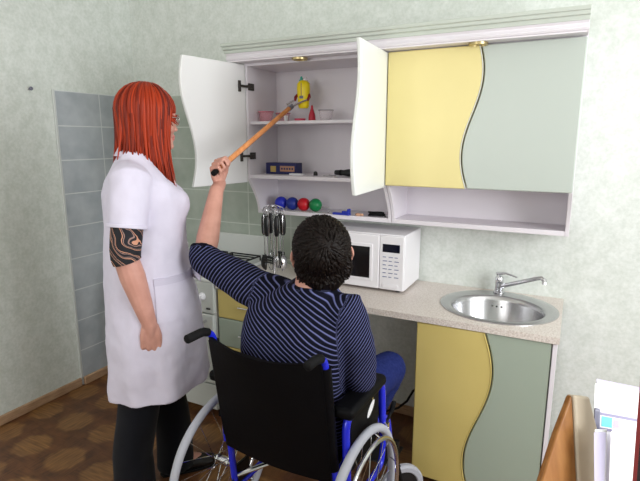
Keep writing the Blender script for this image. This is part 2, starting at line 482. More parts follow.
# made-up window in the wall behind the camera, added for frontal fill
fx0, fx1, fz0, fz1 = -2.2, -.5, 1.0, 2.45
w = MB()
w.box((XL-.15, YF-.15, 0), (fx0, YF, HC)); w.box((fx1, YF-.15, 0), (XR+.15, YF, HC))
w.box((fx0, YF-.15, 0), (fx1, YF, fz0)); w.box((fx0, YF-.15, fz1), (fx1, YF, HC))
struct(w.build('wall_front', 'wall'))
win_fill = bpy.data.objects.new('added_fill_window', None); C.objects.link(win_fill); win_fill.location = ((fx0+fx1)/2, YF, fz0); struct(win_fill)
w = MB()
for a, b in ((fx0, fx0+.06), (fx1-.06, fx1), ((fx0+fx1)/2-.04, (fx0+fx1)/2+.04)): w.box((a, YF-.12, fz0), (b, YF-.06, fz1))
for a, b in ((fz0, fz0+.06), (fz1-.06, fz1)): w.box((fx0+.05, YF-.118, a), (fx1-.05, YF-.062, b))
struct(w.build('window_frame', 'pvc', win_fill))
struct(MB().box((fx0+.05, YF-.093, fz0+.05), (fx1-.05, YF-.085, fz1-.05)).build('window_pane', 'glass', win_fill))
# tiled patch, running round the corner
struct(MB().box((XL, -.608, 0), (XL+.008, 0, 1.832)).build('trim_1', 'tile_l'))
struct(MB().box((XL+.008, -.008, 0), (-1.25, 0, 1.832)).build('trim_2', 'tile_b'))
struct(MB().box((XL, -.622, .05), (XL+.012, -.608, 1.836)).build('trim_3', 'edge_pale', None, .003))
# wooden baseboards
struct(MB().box((XL, YF, 0), (XL+.018, -.622, .055)).build('baseboard_left', 'wood_trim', None, .006))
struct(MB().box((XL+.008, -.608, 0), (XL+.026, -.02, .055)).build('baseboard_corner', 'wood_trim', None, .006))
struct(MB().box((-1.245, -.02, 0), (-.565, 0, .055)).build('baseboard_back', 'wood_trim', None, .006))
p = at(29, 89, 0, XL)
solo(MB().cyl(p, p+V((.02, 0, .002)), .004, n=10).cyl(p+V((.018, 0, .002)), p+V((.024, 0, .002)), .011, .009, 12), 'wall_nail', 'slate', 'small dark nail stuck in the bare left wall', 'nail')

# ------------------------------------------------------------------ wall cabinets
ZB, ZD, ZT = 1.142, 1.343, 1.945   # bottom shelf, door bottom, carcass top
YD = -.30
def wave_x(t, c, amp, ph, L_):
    return c + amp*math.sin(2*PI*(t-ph)/L_)
def upper_wave(t): return .385+.037*math.sin(2*PI*(t-.53)/1.13)     # from the left edge of a .8 m unit
def base_wave(t): return .279+.048*math.sin(2*PI*(t-.47)/1.12)      # from the left edge of a .56 m unit
def door_outline(side, W, z0, z1, fn, n=40, gap=.002):
    """list of (s,z) with s measured from the left edge of the unit"""
    ts = [i/n for i in range(n+1)]
    if side == 'left':
        return [(.002, z0), ] + [(fn(t)-gap, z0+(z1-z0)*t) for t in ts] + [(.002, z1)]
    return [(W-.002, z1)] + [(fn(t)+gap, z0+(z1-z0)*t) for t in reversed(ts)] + [(W-.002, z0)]
def edge_strip(fn, z0, z1, gap, w, place, n=40):
    """a thin rounded lip that follows the wavy edge"""
    return [place(fn(i/n)+gap, z0+(z1-z0)*i/n) for i in range(n+1)]

def carcass(x0, x1, name, label):
    t = thing(name, label, 'cabinet', ((x0+x1)/2, -.15, ZB))
    th = .016
    for xs in ((x0, x0+th), (x1-th, x1)):
        out = []
        out += [(xs[0], -.001, ZB), (xs[0], -.001, ZT), (xs[0], YD, ZT), (xs[0], YD, ZD-.008)]
        for i in range(1, 9):
            q = i/8
            y = -.205 + (YD+.205)*(1-math.sin(q*PI/2))
            out.append((xs[0], y, ZD-.008-(ZD-.008-ZB)*q))
        MB().prism(out, (xs[1]-xs[0], 0, 0)).build('side_panel', 'white_lam', t, .0015)
    MB().box((x0+th, -.012, ZB), (x1-th, -.002, ZT)).build('back_panel', 'white_lam', t)
    MB().box((x0+th, YD, ZT-th), (x1-th, -.012, ZT)).build('top_panel', 'white_lam', t)
    MB().box((x0+th, YD, ZD+.004), (x1-th, -.012, ZD+.022)).build('bottom_panel', 'white_lam', t)
    MB().box((x0+th, -.205, ZB), (x1-th, -.012, ZB+.022)).build('open_shelf', 'white_lam', t, .002)
    return t
cl = carcass(-1.6, -.802, 'wall_cabinet', 'white wall cabinet standing open with both wavy doors swung out and items on its shelves')
MB().box((-1.584, -.285, 1.632), (-.818, -.012, 1.648)).build('shelf', 'white_lam', cl, .002)
def swung(hx, ang, outline, flip, thick=.018):
    """door swung about the vertical line x=hx, y=YD; s in outline = distance from the hinge"""
    a = math.radians(ang); d = V((math.cos(a), math.sin(a), 0)); nrm = V((-math.sin(a), math.cos(a), 0))*flip
    return [V((hx, YD-.004, 0))+d*s+V((0, 0, z)) for s, z in outline], nrm*thick, d, nrm
ol = door_outline('left', .798, ZD-.02, 1.937, upper_wave)
pts, ex, d, nrm = swung(-1.594, -99.5, ol, -1)
dl = MB().prism(pts, ex).build('door', 'white_door', cl, .004, label='left door with a wavy free edge, swung open')
for zz in (1.826, 1.466):
    h = MB(); o = V((-1.594, YD-.004, zz))
    h.prism([o+d*x_+V((0, 0, z_))+nrm*.001 for x_, z_ in ((.040, -.028), (.054, -.028), (.054, .028), (.040, .028))], -nrm*.010)
    h.box((-.02, -.008, -.006), (.062, .0, .006), None)
    for i in range(-8, 0):                # arm follows the door plane
        v = h.v[i]; h.v[i] = o+d*v.x-nrm*(.012-v.y)+V((0, 0, v.z))
    h.box((-1.584, YD+.004, zz-.018), (-1.575, YD+.05, zz+.018))
    h.box((-1.58, YD-.018, zz-.007), (-1.566, YD+.03, zz+.007))
    h.build('hinge', 'hinge_metal', cl, .001)
orr = [(.796-s, z) for s, z in door_outline('right', .798, ZD-.014, 1.937, upper_wave)]
pts, ex, d, nrm = swung(-.803, 273.4, orr, -1)
MB().prism(pts, ex).build('door', 'pale_door', cl, .004, label='right door with a wavy free edge, swung open')
for zz in (1.845, 1.455):
    h = MB(); h.box((-.827, YD+.004, zz-.018), (-.818, YD+.05, zz+.018)); h.box((-.835, YD-.03, zz-.007), (-.825, YD+.03, zz+.007))
    h.build('hinge', 'black_metal', cl, .001)

cr = carcass(-.8, -.002, 'wall_cabinet', 'closed wall cabinet with a yellow and a grey green wavy door above the sink')
X0 = -.8
def closed(outline, x0, y, thick, m, name, parent, label):
    return MB().prism([(x0+s, y, z) for s, z in outline], (0, -thick, 0)).build(name, m, parent, .005, label=label, seg=3)
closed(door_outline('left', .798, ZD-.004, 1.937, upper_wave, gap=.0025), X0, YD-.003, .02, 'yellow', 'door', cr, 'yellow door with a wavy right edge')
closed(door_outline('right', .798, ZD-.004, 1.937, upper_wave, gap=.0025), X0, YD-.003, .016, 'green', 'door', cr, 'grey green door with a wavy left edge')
MB().tube(edge_strip(upper_wave, ZD-.002, 1.935, -.004, 0, lambda s, z: (X0+s, YD-.0225, z)), .0022, 6).build('edge_trim', 'edge_pale', cr)

# cornice running over both wall cabinets
co = thing('cornice', 'stepped grey green cornice running along the top of both wall cabinets', 'cornice', (-.83, -.2, ZT))
prof = [(-.001, ZT+.036), (-.398, ZT+.036), (-.402, ZT+.05), (-.414, ZT+.053), (-.417, ZT+.064), (-.426, ZT+.067), (-.43, ZT+.080), (-.001, ZT+.080)]
prof2 = [(-.001, ZT+.001), (-.380, ZT+.001), (-.388, ZT+.004), (-.392, ZT+.012), (-.388, ZT+.017), (-.386, ZT+.026), (-.394, ZT+.036), (-.001, ZT+.036)]
MB().prism([(-1.65, y, z) for y, z in prof2], (1.65-.003, 0, 0)).build('cove', 'white_lam', co, .0015)
MB().prism([(-1.655, y, z) for y, z in prof], (1.655-.002, 0, 0)).build('moulding', 'crown', co, .0015)
MB().box((-1.645, -.384, ZT-.004), (-.008, -.305, ZT+.002)).build('underside', 'white_lam', co)
for lx in (-1.24, -.402):
    f = MB().lathe([(.034, 0), (.0385, -.002), (.0385, -.011), (.031, -.012), (.028, -.004)], (lx, -.348, ZT-.0035), n=28).build('spotlight_ring', 'brass', co)
    MB().lathe([(.0285, 0), (.0285, -.003), (.01, -.0065), (.001, -.007)], (lx, -.348, ZT-.0035)).build('spotlight_lens', 'lens', f)

# ------------------------------------------------------------------ base units
HT = .805
def base_box(t, x0, x1, z0=.075, top=.775):
    th = .016
    m = MB(); m.box((x0, -.512, z0), (x0+th, -.03, top)); m.box((x1-th, -.512, z0), (x1, -.03, top)); 
    return m
bs = thing('base_cabinet', 'sink base cabinet with a yellow and a grey green wavy door under the sink', 'cabinet', (-.28, -.27, 0))
m = MB(); m.box((-.56, -.515, 0), (-.544, -.025, .773)); m.build('side_panel', 'yellow_shaded', bs, .001, label='yellow end panel')
m = MB(); m.box((-.018, -.538, 0), (-.002, -.025, .773)); m.build('side_panel', 'white_lam', bs, .001, label='white end panel')
MB().box((-.544, -.035, .07), (-.018, -.025, .773)).build('back_panel', 'white_lam', bs)
MB().box((-.544, -.51, .07), (-.018, -.035, .086)).build('bottom_panel', 'white_lam', bs)
MB().box((-.544, -.46, 0), (-.018, -.444, .07)).build('plinth', 'yellow_shaded', bs)
MB().box((-.544, -.512, .715), (-.018, -.497, .773)).build('rail', 'white_lam', bs)
Z0, Z1 = .03, .772
closed(door_outline('left', .558, Z0, Z1, base_wave, gap=.0025), -.56, -.518, .02, 'yellow_shaded', 'door', bs, 'yellow door with a wavy right edge')
closed(door_outline('right', .541, Z0, Z1, base_wave, gap=.0025), -.56, -.518, .016, 'green_shaded', 'door', bs, 'grey green door with a wavy left edge')
MB().tube(edge_strip(base_wave, Z0+.002, Z1-.002, -.004, 0, lambda s, z: (-.56+s, -.5385, z)), .0022, 6).build('edge_trim', 'yellow_shaded', bs)

bd = thing('drawer_unit', 'narrow base unit with yellow and grey green drawer fronts beside the cooker', 'cabinet', (-1.455, -.27, 0))
MB().box((-1.655, -.512, 0), (-1.639, -.03, .773)).build('side_panel', 'white_lam', bd)
MB().box((-1.271, -.512, 0), (-1.255, -.03, .773)).build('side_panel', 'white_lam', bd)
MB().box((-1.639, -.04, .07), (-1.271, -.03, .773)).build('back_panel', 'white_lam', bd)
MB().box((-1.639, -.46, 0), (-1.271, -.444, .07)).build('plinth', 'white_lam', bd)
for i, (a, b, mm, lab) in enumerate(((.612, .768, 'yellow_shaded', 'yellow drawer front'), (.452, .608, 'green_shaded', 'grey green drawer front'), (.072, .448, 'yellow_shaded', 'yellow door front below the drawers'))):
    dr = MB().box((-1.653, -.532, a), (-1.257, -.514, b)).build('drawer' if i < 2 else 'door', mm, bd, .004, label=lab)
    MB().tube([(-1.51, -.533, (a+b)/2), (-1.51, -.55, (a+b)/2), (-1.40, -.55, (a+b)/2), (-1.40, -.533, (a+b)/2)], .004, 8).build('handle', 'chrome', dr)

# worktop with a round cut-out for the sink
SX, SY, SR = -.262, -.265, .215
m = MB()
out = []
n = 48
cuts = [V((SX+.198*1.12*math.cos(2*PI*k/n), SY+.198*math.sin(2*PI*k/n), 0)) for k in range(n)]
def rect_pt(a, x0, x1, y0, y1):
    c, s = math.cos(a), math.sin(a); tt = []
    if abs(c) > 1e-6: tt.append(((x1 if c > 0 else x0)-SX)/c)
    if abs(s) > 1e-6: tt.append(((y1 if s > 0 else y0)-SY)/s)
    t_ = min(tt); return V((SX+c*t_, SY+s*t_, 0))
X1w, x0w, y0w, y1w = .004, -.56, -.545, -.001
outer = []
for k in range(n):
    a = math.atan2(.198*math.sin(2*PI*k/n), .198*1.12*math.cos(2*PI*k/n)); outer.append(rect_pt(a, x0w, X1w, y0w, y1w))
for i, cx_, cy_ in ((0, X1w, y1w), (0, x0w, y1w), (0, x0w, y0w), (0, X1w, y0w)):
    k = min(range(n), key=lambda q: (outer[q]-V((cx_, cy_, 0))).length); outer[k] = V((cx_, cy_, 0))
zt, zb = HT, HT-.028
vs = [(p.x, p.y, z) for z in (zt, zb) for ring in (cuts, outer) for p in ring]
fs = []
for k in range(n):
    j = (k+1) % n
    fs += [(k, n+k, n+j, j), (2*n+j, 3*n+j, 3*n+k, 2*n+k), (n+k, 3*n+k, 3*n+j, n+j), (j, 2*n+j, 2*n+k, k)]
# the straight run to the left joins the same slab
m.add(vs, fs); m.box((-1.655, -.545, zb), (-.56, -.001, zt))
wt = solo(m, 'worktop', 'worktop', 'pale speckled stone effect worktop running from the cooker to the sink', 'worktop')

sk = thing('sink', 'round stainless steel sink set in the pale worktop', 'sink', (SX, SY, HT-.16))
m = MB(); nn = 56
def rr(rx, ry, z, oy=0): return [V((SX+rx*math.cos(2*PI*k/nn), SY+oy+ry*math.sin(2*PI*k/nn), z)) for k in range(nn)]
oy = -.025
m.rings([rr(.255, .24, HT), rr(.255, .24, HT+.004), rr(.235, .222, HT+.008), rr(.208, .188, HT+.006, oy), rr(.2, .178, HT+.002, oy), rr(.192, .17, HT-.02, oy), rr(.182, .162, HT-.12, oy), rr(.15, .135, HT-.152, oy), rr(.04, .04, HT-.16, oy), rr(.001, .001, HT-.16, oy),
         rr(.001, .001, HT-.164, oy), rr(.15, .136, HT-.157, oy), rr(.187, .167, HT-.12, oy), rr(.197, .174, HT-.02, oy), rr(.2, .182, HT-.002, oy)], closed_ends=False, loop=True)
m.build('basin', 'steel', sk, ang=60)
MB().lathe([(.03, 0), (.036, .003), (.036, .005), (.02, .003), (.001, .002)], (SX, SY+oy, HT-.16)).build('drain', 'chrome', sk)
for dx in (-.022, 0, .022):
    pp = V((SX-.02+dx, SY+oy+.1665, HT-.045)); MB().cyl(pp, pp+V((0, -.003, 0)), .004, n=14).build('overflow_hole', 'black', sk)
fa = thing('tap', 'chrome single lever tap with a long swivel spout behind the sink', 'tap', (-.285, -.065, HT))
b = V((-.285, -.065, HT+.008))
MB().lathe([(.026, 0), (.026, .006), (.02, .012), (.019, .045), (.021, .05), (.021, .075), (.017, .082), (.004, .086)], b).build('body', 'chrome', fa)
MB().tube([b+V((0, 0, .03)), b+V((.02, -.012, .040)), b+V((.10, -.06, .082)), b+V((.17, -.10, .118)), b+V((.19, -.112, .125)), b+V((.203, -.12, .120)), b+V((.206, -.122, .102))], [.011, .0105, .01, .0095, .0095, .010, .0115], 12).build('spout', 'chrome', fa, ang=60)
MB().tube([b+V((0, 0, .08)), b+V((-.01, .004, .096)), b+V((.03, -.02, .106)), b+V((.085, -.05, .1)), ], [.012, .0135, .008, .005], 10, flat=(V((0, 0, 1)), .6)).build('lever', 'chrome', fa, ang=60)

# ------------------------------------------------------------------ cooker
ck = thing('cooker', 'white freestanding cooker with a control panel between the woman and the drawer unit', 'cooker', (-1.92, -.28, 0))
MB().box((-2.165, -.525, .05), (-1.668, -.03, .80)).build('body', 'enamel', ck, .006)
m = MB(); m.box((-2.17, -.55, .80), (-1.665, -.015, .822)); m.build('hob', 'enamel', ck, .008, seg=3)
MB().prism([(-2.168, -.527, .63), (-2.168, -.552, .63), (-2.168, -.548, .80), (-2.168, -.527, .80)], (.5, 0, 0)).build('control_panel', 'enamel_grey', ck, .003)
for i in range(5):
    kx = -1.742-i*.085
    kb = MB().lathe([(.023, 0), (.023, .006), (.017, .01), (.015, .024), (.001, .026)], (kx, -.551, .72), (0, -1, .03), n=20)
    kb.box((kx-.003, -.58, .706), (kx+.003, -.572, .734)); kb.build('knob', 'white_plastic', ck)
MB().box((-1.715, -.556, .652), (-1.69, -.551, .66)).build('indicator', 'black', ck)
od = MB().box((-2.162, -.556, .22), (-1.672, -.527, .622)).build('oven_door', 'enamel_grey', ck, .005)
MB().box((-2.08, -.5575, .3), (-1.76, -.5555, .52)).build('oven_glass', 'mw_glass', od)
MB().tube([(-2.12, -.556, .585), (-2.12, -.59, .585), (-1.72, -.59, .585), (-1.72, -.556, .585)], .008, 10).build('oven_handle', 'chrome', od)
MB().box((-2.162, -.55, .06), (-1.672, -.527, .21)).build('storage_drawer', 'enamel_grey', ck, .005)
MB().box((-2.168, -.028, .822), (-1.667, -.012, .965)).build('splash_guard', 'enamel', ck, .004)
for fx in (-2.14, -1.69):
    for fy in (-.5, -.06): MB().cyl((fx, fy, 0), (fx, fy, .055), .014).build('foot', 'black', ck)
for bx in (-2.04, -1.79):
    for by in (-.4, -.17):
        MB().lathe([(.045, 0), (.045, .008), (.03, .016), (.001, .017)], (bx, by, .8215)).build('burner', 'black_metal', ck)
m = MB()
for bx in (-2.04, -1.79):
    m.loop_tube([(bx+.105*sx_, by_, .85) for sx_, by_ in ((-1, -.5), (1, -.5), (1, -.07), (-1, -.07))], .005, 6)
    for yy in (-.45, -.4, -.35, -.22, -.17, -.12): m.tube([(bx-.105, yy, .85), (bx+.105, yy, .85)], .004, 6)
    for sx_ in (-.105, .105):
        for yy in (-.5, -.07): m.tube([(bx+sx_, yy, .85), (bx+sx_, yy, .8215)], .005, 6)
m.build('pan_grate', 'black_metal', ck)

# ------------------------------------------------------------------ microwave
mw = thing('microwave', 'white microwave oven on the worktop with its dark door window and keypad', 'microwave', (-.948, -.165, HT))
mx0, mx1, my0, my1, mz0, mz1 = -1.166, -.701, -.29, -.012, HT+.012, HT+.292
MB().box((mx0, my0+.012, mz0), (mx1, my1, mz1)).build('housing', 'mw_white', mw, .006, seg=3)
MB().box((mx0+.001, my0-.008, mz0+.004), (-.828, my0+.0115, mz1-.004)).build('door', 'mw_white', mw, .005, seg=3)
dw = [c for c in mw.children if c.name.startswith('door')][0]
MB().box((-1.121, my0-.012, mz0+.04), (-.861, my0-.0075, mz1-.05)).build('door_frame', 'mw_white', dw, .004)
MB().box((-1.106, my0-.0135, mz0+.055), (-.876, my0-.0115, mz1-.066)).build('door_window', 'mw_glass', dw)
cp = MB().box((-.826, my0-.006, mz0+.004), (mx1-.001, my0+.0115, mz1-.004)).build('control_panel', 'mw_white', mw, .004, seg=3)
MB().box((-.810, my0-.0075, mz1-.085), (-.723, my0-.0055, mz1-.045)).build('display', 'display', cp)
for r_ in range(6):
    for c_ in range(3):
        x_ = -.808+c_*.030; z_ = mz1-.108-r_*.02
        MB().box((x_, my0-.0072, z_-.004), (x_+(.022 if (r_+c_) % 2 else .016), my0-.0058, z_)).build('key', 'grey_print', cp)
MB().box((-.808, my0-.009, mz0+.015), (-.726, my0-.0055, mz0+.034)).build('open_button', 'mw_white', cp, .002)
for fx in (mx0+.04, mx1-.04):
    for fy in (my0+.04, my1-.04): MB().cyl((fx, fy, HT), (fx, fy, mz0+.002), .012, n=14).build('foot', 'black', mw)

# ------------------------------------------------------------------ utensils on a carousel
UX, UY = -1.39, -.375
us = thing('utensil_stand', 'clear based carousel stand holding hanging kitchen utensils on the worktop', 'utensil stand', (UX, UY, HT))
MB().lathe([(.075, 0), (.078, .004), (.07, .012), (.02, .02), (.001, .021)], (UX, UY, HT)).build('base', 'clear', us)
MB().cyl((UX, UY, HT+.015), (UX, UY, 1.205), .006, n=12).build('pole', 'chrome', us)
MB().lathe([(.001, .012), (.014, .01), (.016, 0), (.006, -.006), (.001, -.006)], (UX, UY, 1.21)).build('top_cap', 'chrome', us)
nU = 6
kinds = ('ladle', 'slotted_turner', 'whisk', 'serving_spoon', 'potato_masher', 'serving_fork')
for i in range(nU):
    a = 2*PI*i/nU+.35
    dx, dy = math.cos(a), math.sin(a)
    e = V((dx, dy, 0)); o = V((UX, UY, 0))
    MB().tube([o+V((0, 0, 1.2)), o+e*.025+V((0, 0, 1.215)), o+e*.05+V((0, 0, 1.205)), o+e*.057+V((0, 0, 1.188)), o+e*.052+V((0, 0, 1.176)), ], .003, 8).build('hook', 'chrome', us, ang=60)
names = {'ladle': 'soup ladle', 'slotted_turner': 'turner', 'whisk': 'whisk', 'serving_spoon': 'serving spoon', 'potato_masher': 'potato masher', 'serving_fork': 'serving fork'}
for i, k in enumerate(kinds):
    a = 2*PI*i/nU+.35
    e = V((math.cos(a), math.sin(a), 0)); q = V((-e.y, e.x, 0)); o = V((UX, UY, 0))+e*.05; Z = V((0, 0, 1))
    place = ['back right', 'back', 'back left', 'front left', 'front', 'front right'][i]
    t = thing(k, 'black handled steel %s hanging at the %s of the carousel stand' % (names[k], place), 'kitchen utensil', o+Z*.87, 0, 'utensils on the carousel stand')
    MB().loop_tube([o+Z*1.178+(q*math.cos(2*PI*j/14)+Z*math.sin(2*PI*j/14))*.009 for j in range(14)], .0025, 8).build('hanging_loop', 'chrome', t)
    MB().tube([o+Z*1.168, o+Z*1.15, o+Z*1.11, o+Z*1.07, o+Z*1.06], [.009, .015, .016, .014, .009], 12, flat=(q, .9)).build('handle', 'black', t, ang=60)
    for sgn in (-1, 1):
        MB().tube([o+Z*1.165+q*sgn*.009, o+Z*1.14+q*sgn*.0145, o+Z*1.10+q*sgn*.0145, o+Z*1.065+q*sgn*.0115], .0026, 6).build('handle_strip', 'chrome', t, ang=60)
    MB().tube([o+Z*1.062, o+Z*1.0, o+Z*.955], [.0055, .004, .004], 8, flat=(e, .7)).build('shaft', 'chrome', t)
    m = MB(); zc = .955
    if k in ('ladle', 'serving_spoon'):
        s_ = 1.0 if k == 'ladle' else .85
        cc = o+Z*(zc-.045)
        rg = []
        for rad, dep in ((.001, .022), (.018, .018), (.028, .006), (.031, -.006), (.029, -.006), (.026, .004), (.016, .014), (.001, .018)):
            rg.append([cc+e*dep+(q*math.cos(2*PI*j/18)*rad*s_+Z*math.sin(2*PI*j/18)*rad*1.45) for j in range(18)])
        m.rings(rg); m.build('bowl', 'black' if k == 'serving_spoon' else 'chrome', t, ang=70)
    elif k == 'slotted_turner':
        for j in range(4): m.box((-.03+j*.0165, -.0015, 0), (-.03+j*.0165+.0105, .0015, .07))
        m.box((-.03, -.0015, -.012), (.03, .0015, .001)); m.box((-.03, -.0015, .069), (.03, .0015, .082))
        for j in range(len(m.v)):
            v = m.v[j]; m.v[j] = o+q*v.x+e*v.y+Z*(zc-.075+v.z)
        m.build('blade', 'black', t)
    elif k == 'whisk':
        for j in range(6):
            aa = PI*j/6; r_ = q*math.cos(aa)+e*math.sin(aa)
            m.tube([o+Z*zc]+[o+Z*(zc-.1*math.sin(PI*u/10)*1.0)+r_*(.026*math.cos(PI*u/10)) for u in range(1, 10)]+[o+Z*zc], .0012, 5)
        m.build('wires', 'chrome', t)
    elif k == 'potato_masher':
        for j in range(3): m.box((-.034, -.0015, -.016+j*.013), (.034, .0015, -.009+j*.013))
        m.box((-.036, -.0015, -.018), (-.03, .0015, .019)); m.box((.03, -.0015, -.018), (.036, .0015, .019)); m.box((-.036, -.0015, .017), (.036, .0015, .024))
        for j in range(len(m.v)):
            v = m.v[j]; m.v[j] = o+q*v.x+e*v.y+Z*(zc-.022+v.z)
        m.build('mashing_plate', 'black', t)
    else:
        for j in (-1, 0, 1): m.tube([o+Z*(zc-.02)+q*j*.008, o+Z*(zc-.08)+q*j*.011], [.003, .0012], 6)
        m.tube([o+Z*zc, o+Z*(zc-.022)], [.004, .012], 8, flat=(e, .3)); m.build('tines', 'chrome', t)

# ------------------------------------------------------------------ on the shelves
S0, S2, S1 = ZB+.022, ZD+.022, 1.648
def on(px, py, y, z): p = at(px, py, 1, y); return V((p.x, y, z))
# balls
for px, mm, lab in ((281, 'blue_ball', 'bright blue ball, leftmost of the four on the open shelf'), (295.5, 'blue_ball2', 'dark blue ball between the bright blue and the red ball'), (302, 'red_ball', 'red ball on the open shelf'), (315, 'green_ball', 'green ball on the open shelf at the right end of the row')):
    pass
bx = at(315.5, 204, 1, -.15).x
for i, (mm, lab) in enumerate((('blue_ball', 'bright blue ball at the left end of the row on the open shelf'), ('blue_ball2', 'dark blue ball between the bright blue and the red ball'), ('red_ball', 'red ball between the dark blue and the green ball'), ('green_ball', 'green ball at the right end of the row on the open shelf'))):
    r_ = .036
    solo(MB().ell((bx-(3-i)*.0735, -.15, S0+r_), (r_, r_, r_), n=28, m=16), 'ball', mm, lab, 'ball', 'balls on the open shelf')
def wire(px):  pass
p0 = on(287, 211, -.205, S0+.003); p1 = on(326, 212, -.20, S0+.003)
solo(MB().tube([p0, p0.lerp(p1, .5), p1, p1+V((.015, .004, .004)), p1+V((.022, .006, .018)), p1+V((.014, .006, .03)), p1+V((-.005, .004, .033)), p1+V((-.03, 0, .03))], .0025, 8), 'wire_hook', 'steel', 'thin bent metal wire lying in front of the coloured balls', 'wire')
p0 = on(333, 213, -.20, S0)
br = thing('brush', 'small blue plastic brush lying on the open shelf right of the balls', 'brush', p0)
MB().box(p0+V((0, -.011, .0)), p0+V((.075, .011, .012))).build('handle', 'blue_plastic', br, .004)
MB().box(p0+V((.055, -.014, .012)), p0+V((.098, .014, .022))).box(p0+V((.075, -.013, .0)), p0+V((.098, .013, .012))).box(p0+V((.085, -.012, .022)), p0+V((.098, .012, .034))).build('head', 'blue_plastic', br, .003)
p0 = on(358, 214, -.20, S0+.008)
solo(MB().ell(p0, (.016, .012, .008)).ell(p0+V((.018, .002, 0)), (.012, .009, .007)), 'pebble', 'tan', 'small tan lump lying between the blue brush and the black cable', 'pebble')
p0 = on(376, 217, -.185, S0+.006)
m = MB()
pp = []
for i in range(70):
    a = i/70*2*PI*4; pp.append(p0+V((math.cos(a)*(.037+.004*math.sin(a*.37)), math.sin(a)*(.020+.003*math.cos(a*.6)), .0+.02*i/70+.002*math.sin(a*1.7))))
pp += [p0+V((.05, -.01, .01)), p0+V((.055, -.015, -.002))]
solo(m.tube(pp, .004, 7), 'cable', 'black_rub', 'coiled black cable lying at the right end of the open shelf', 'cable')
# shelf with the blue box
p0 = at(266, 172, 1, -.2); p1 = at(296, 172, 1, -.2)
bxo = thing('box', 'dark blue printed cardboard box lying on the cabinet bottom', 'box', ((p0.x+p1.x)/2, -.165, S2))
hh = .062
MB().box((p0.x, -.2, S2), (p1.x, -.13, S2+hh)).build('carton', 'box_blue', bxo, .002)
wd = p1.x-p0.x
MB().box((p0.x+wd*.16, -.2012, S2+.012), (p0.x+wd*.34, -.1995, S2+hh*.72)).build('print_panel', 'box_yellow', bxo)
MB().box((p0.x+wd*.48, -.2012, S2+.016), (p0.x+wd*.95, -.1995, S2+hh*.74)).build('print_panel', 'box_tan', bxo)
m = MB()
for j in range(5): m.box((p0.x+wd*(.52+j*.085), -.2022, S2+.026), (p0.x+wd*(.52+j*.085+.05), -.201, S2+.036))
m.build('print_line', 'box_blue', bxo)
p0 = on(289, 172, -.235, S2)
solo(MB().box(p0, p0+V((.083, .028, .009))), 'eraser', 'white_plastic', 'flat white block lying in front of the dark blue box', 'block', bevel=.002)
p0 = on(315.5, 171, -.2, S2)
solo(MB().lathe([(.011, 0), (.012, .008), (.009, .02), (.001, .023)], p0), 'stopper', 'black', 'tiny black stopper standing alone on the cabinet bottom', 'stopper')
p0 = on(330, 171, -.2, S2+.0025)
solo(MB().tube([p0+V((-.03, -.02, 0)), p0+V((-.005, .0, .0)), p0+V((.015, -.012, 0)), p0+V((.03, .01, 0)), p0+V((.012, .02, 0)), p0+V((-.012, .012, .003))], .0018, 6), 'wire_loop', 'steel', 'thin loose wire loop between the tiny stopper and the black torch', 'wire')
p0 = on(335, 168, -.205, S2+.021)
tq = thing('torch', 'black tapered torch lying on the cabinet bottom beside the right door', 'torch', p0-V((0, 0, .021)))
MB().lathe([(.001, 0), (.011, .001), (.013, .01), (.014, .05), (.019, .075), (.0205, .11), (.018, .111), (.001, .106)], p0-V((0, 0, .001)), (1, 0, 0)).build('barrel', 'black', tq, ang=50)
MB().lathe([(.0135, .0), (.0148, .001), (.0148, .012), (.0135, .013)], p0+V((.028, 0, -.001)), (1, 0, 0)).build('grip_ring', 'black_rub', tq)
# shelf with plastic containers
def tub(px, y, r0, r1, h, mm, rim, lab, name='plastic_tub'):
    p = on(px, 118, y, S1)
    t = thing(name, lab, 'tub', p, 0, 'plastic tubs on the middle shelf')
    MB().lathe([(.001, 0), (r0, 0), (r1, h), (r1-.002, h), (r0-.002, .003), (.001, .003)], p).build('bowl', mm, t)
    MB().lathe([(r1-.003, h-.004), (r1+.003, h-.004), (r1+.003, h), (r1-.003, h)], p, close=False).build('rim', rim, t)
tub(266, -.2, .034, .042, .055, 'pink_clear', 'pink_rim', 'pink tinted clear tub at the left end of the middle shelf')
tub(283, -.11, .03, .04, .05, 'pink_clear', 'pink_rim', 'pink tinted clear tub behind the pole, second from the left end')
tub(326, -.17, .03, .038, .056, 'clear', 'grey_rim', 'colourless clear tub right of the red cone')
p = on(300, 118, -.19, S1)
t = thing('plastic_dish', 'low dark pink dish between the white pot and the red cone', 'dish', p)
MB().lathe([(.001, 0), (.026, 0), (.031, .014), (.028, .014), (.024, .004), (.001, .004)], p).build('bowl', 'pink', t)
p = on(286, 118, -.25, S1)
t = thing('cream_pot', 'tiny white pot at the front of the middle shelf under the pole', 'pot', p)
MB().lathe([(.008, 0), (.010, .01), (.010, .02), (.001, .02)], p).build('jar', 'white_plastic', t)
MB().lathe([(.011, .02), (.011, .028), (.001, .029)], p).build('lid', 'white_plastic', t)
p = on(312, 118, -.2, S1)
t = thing('nozzle_bottle', 'small red cone shaped bottle standing on the middle shelf', 'bottle', p)
MB().lathe([(.018, 0), (.019, .004), (.017, .03), (.009, .055)], p).build('body', 'red_plastic', t)
MB().lathe([(.0095, .054), (.007, .062), (.005, .078), (.001, .08)], p).build('nozzle', 'red_plastic', t)

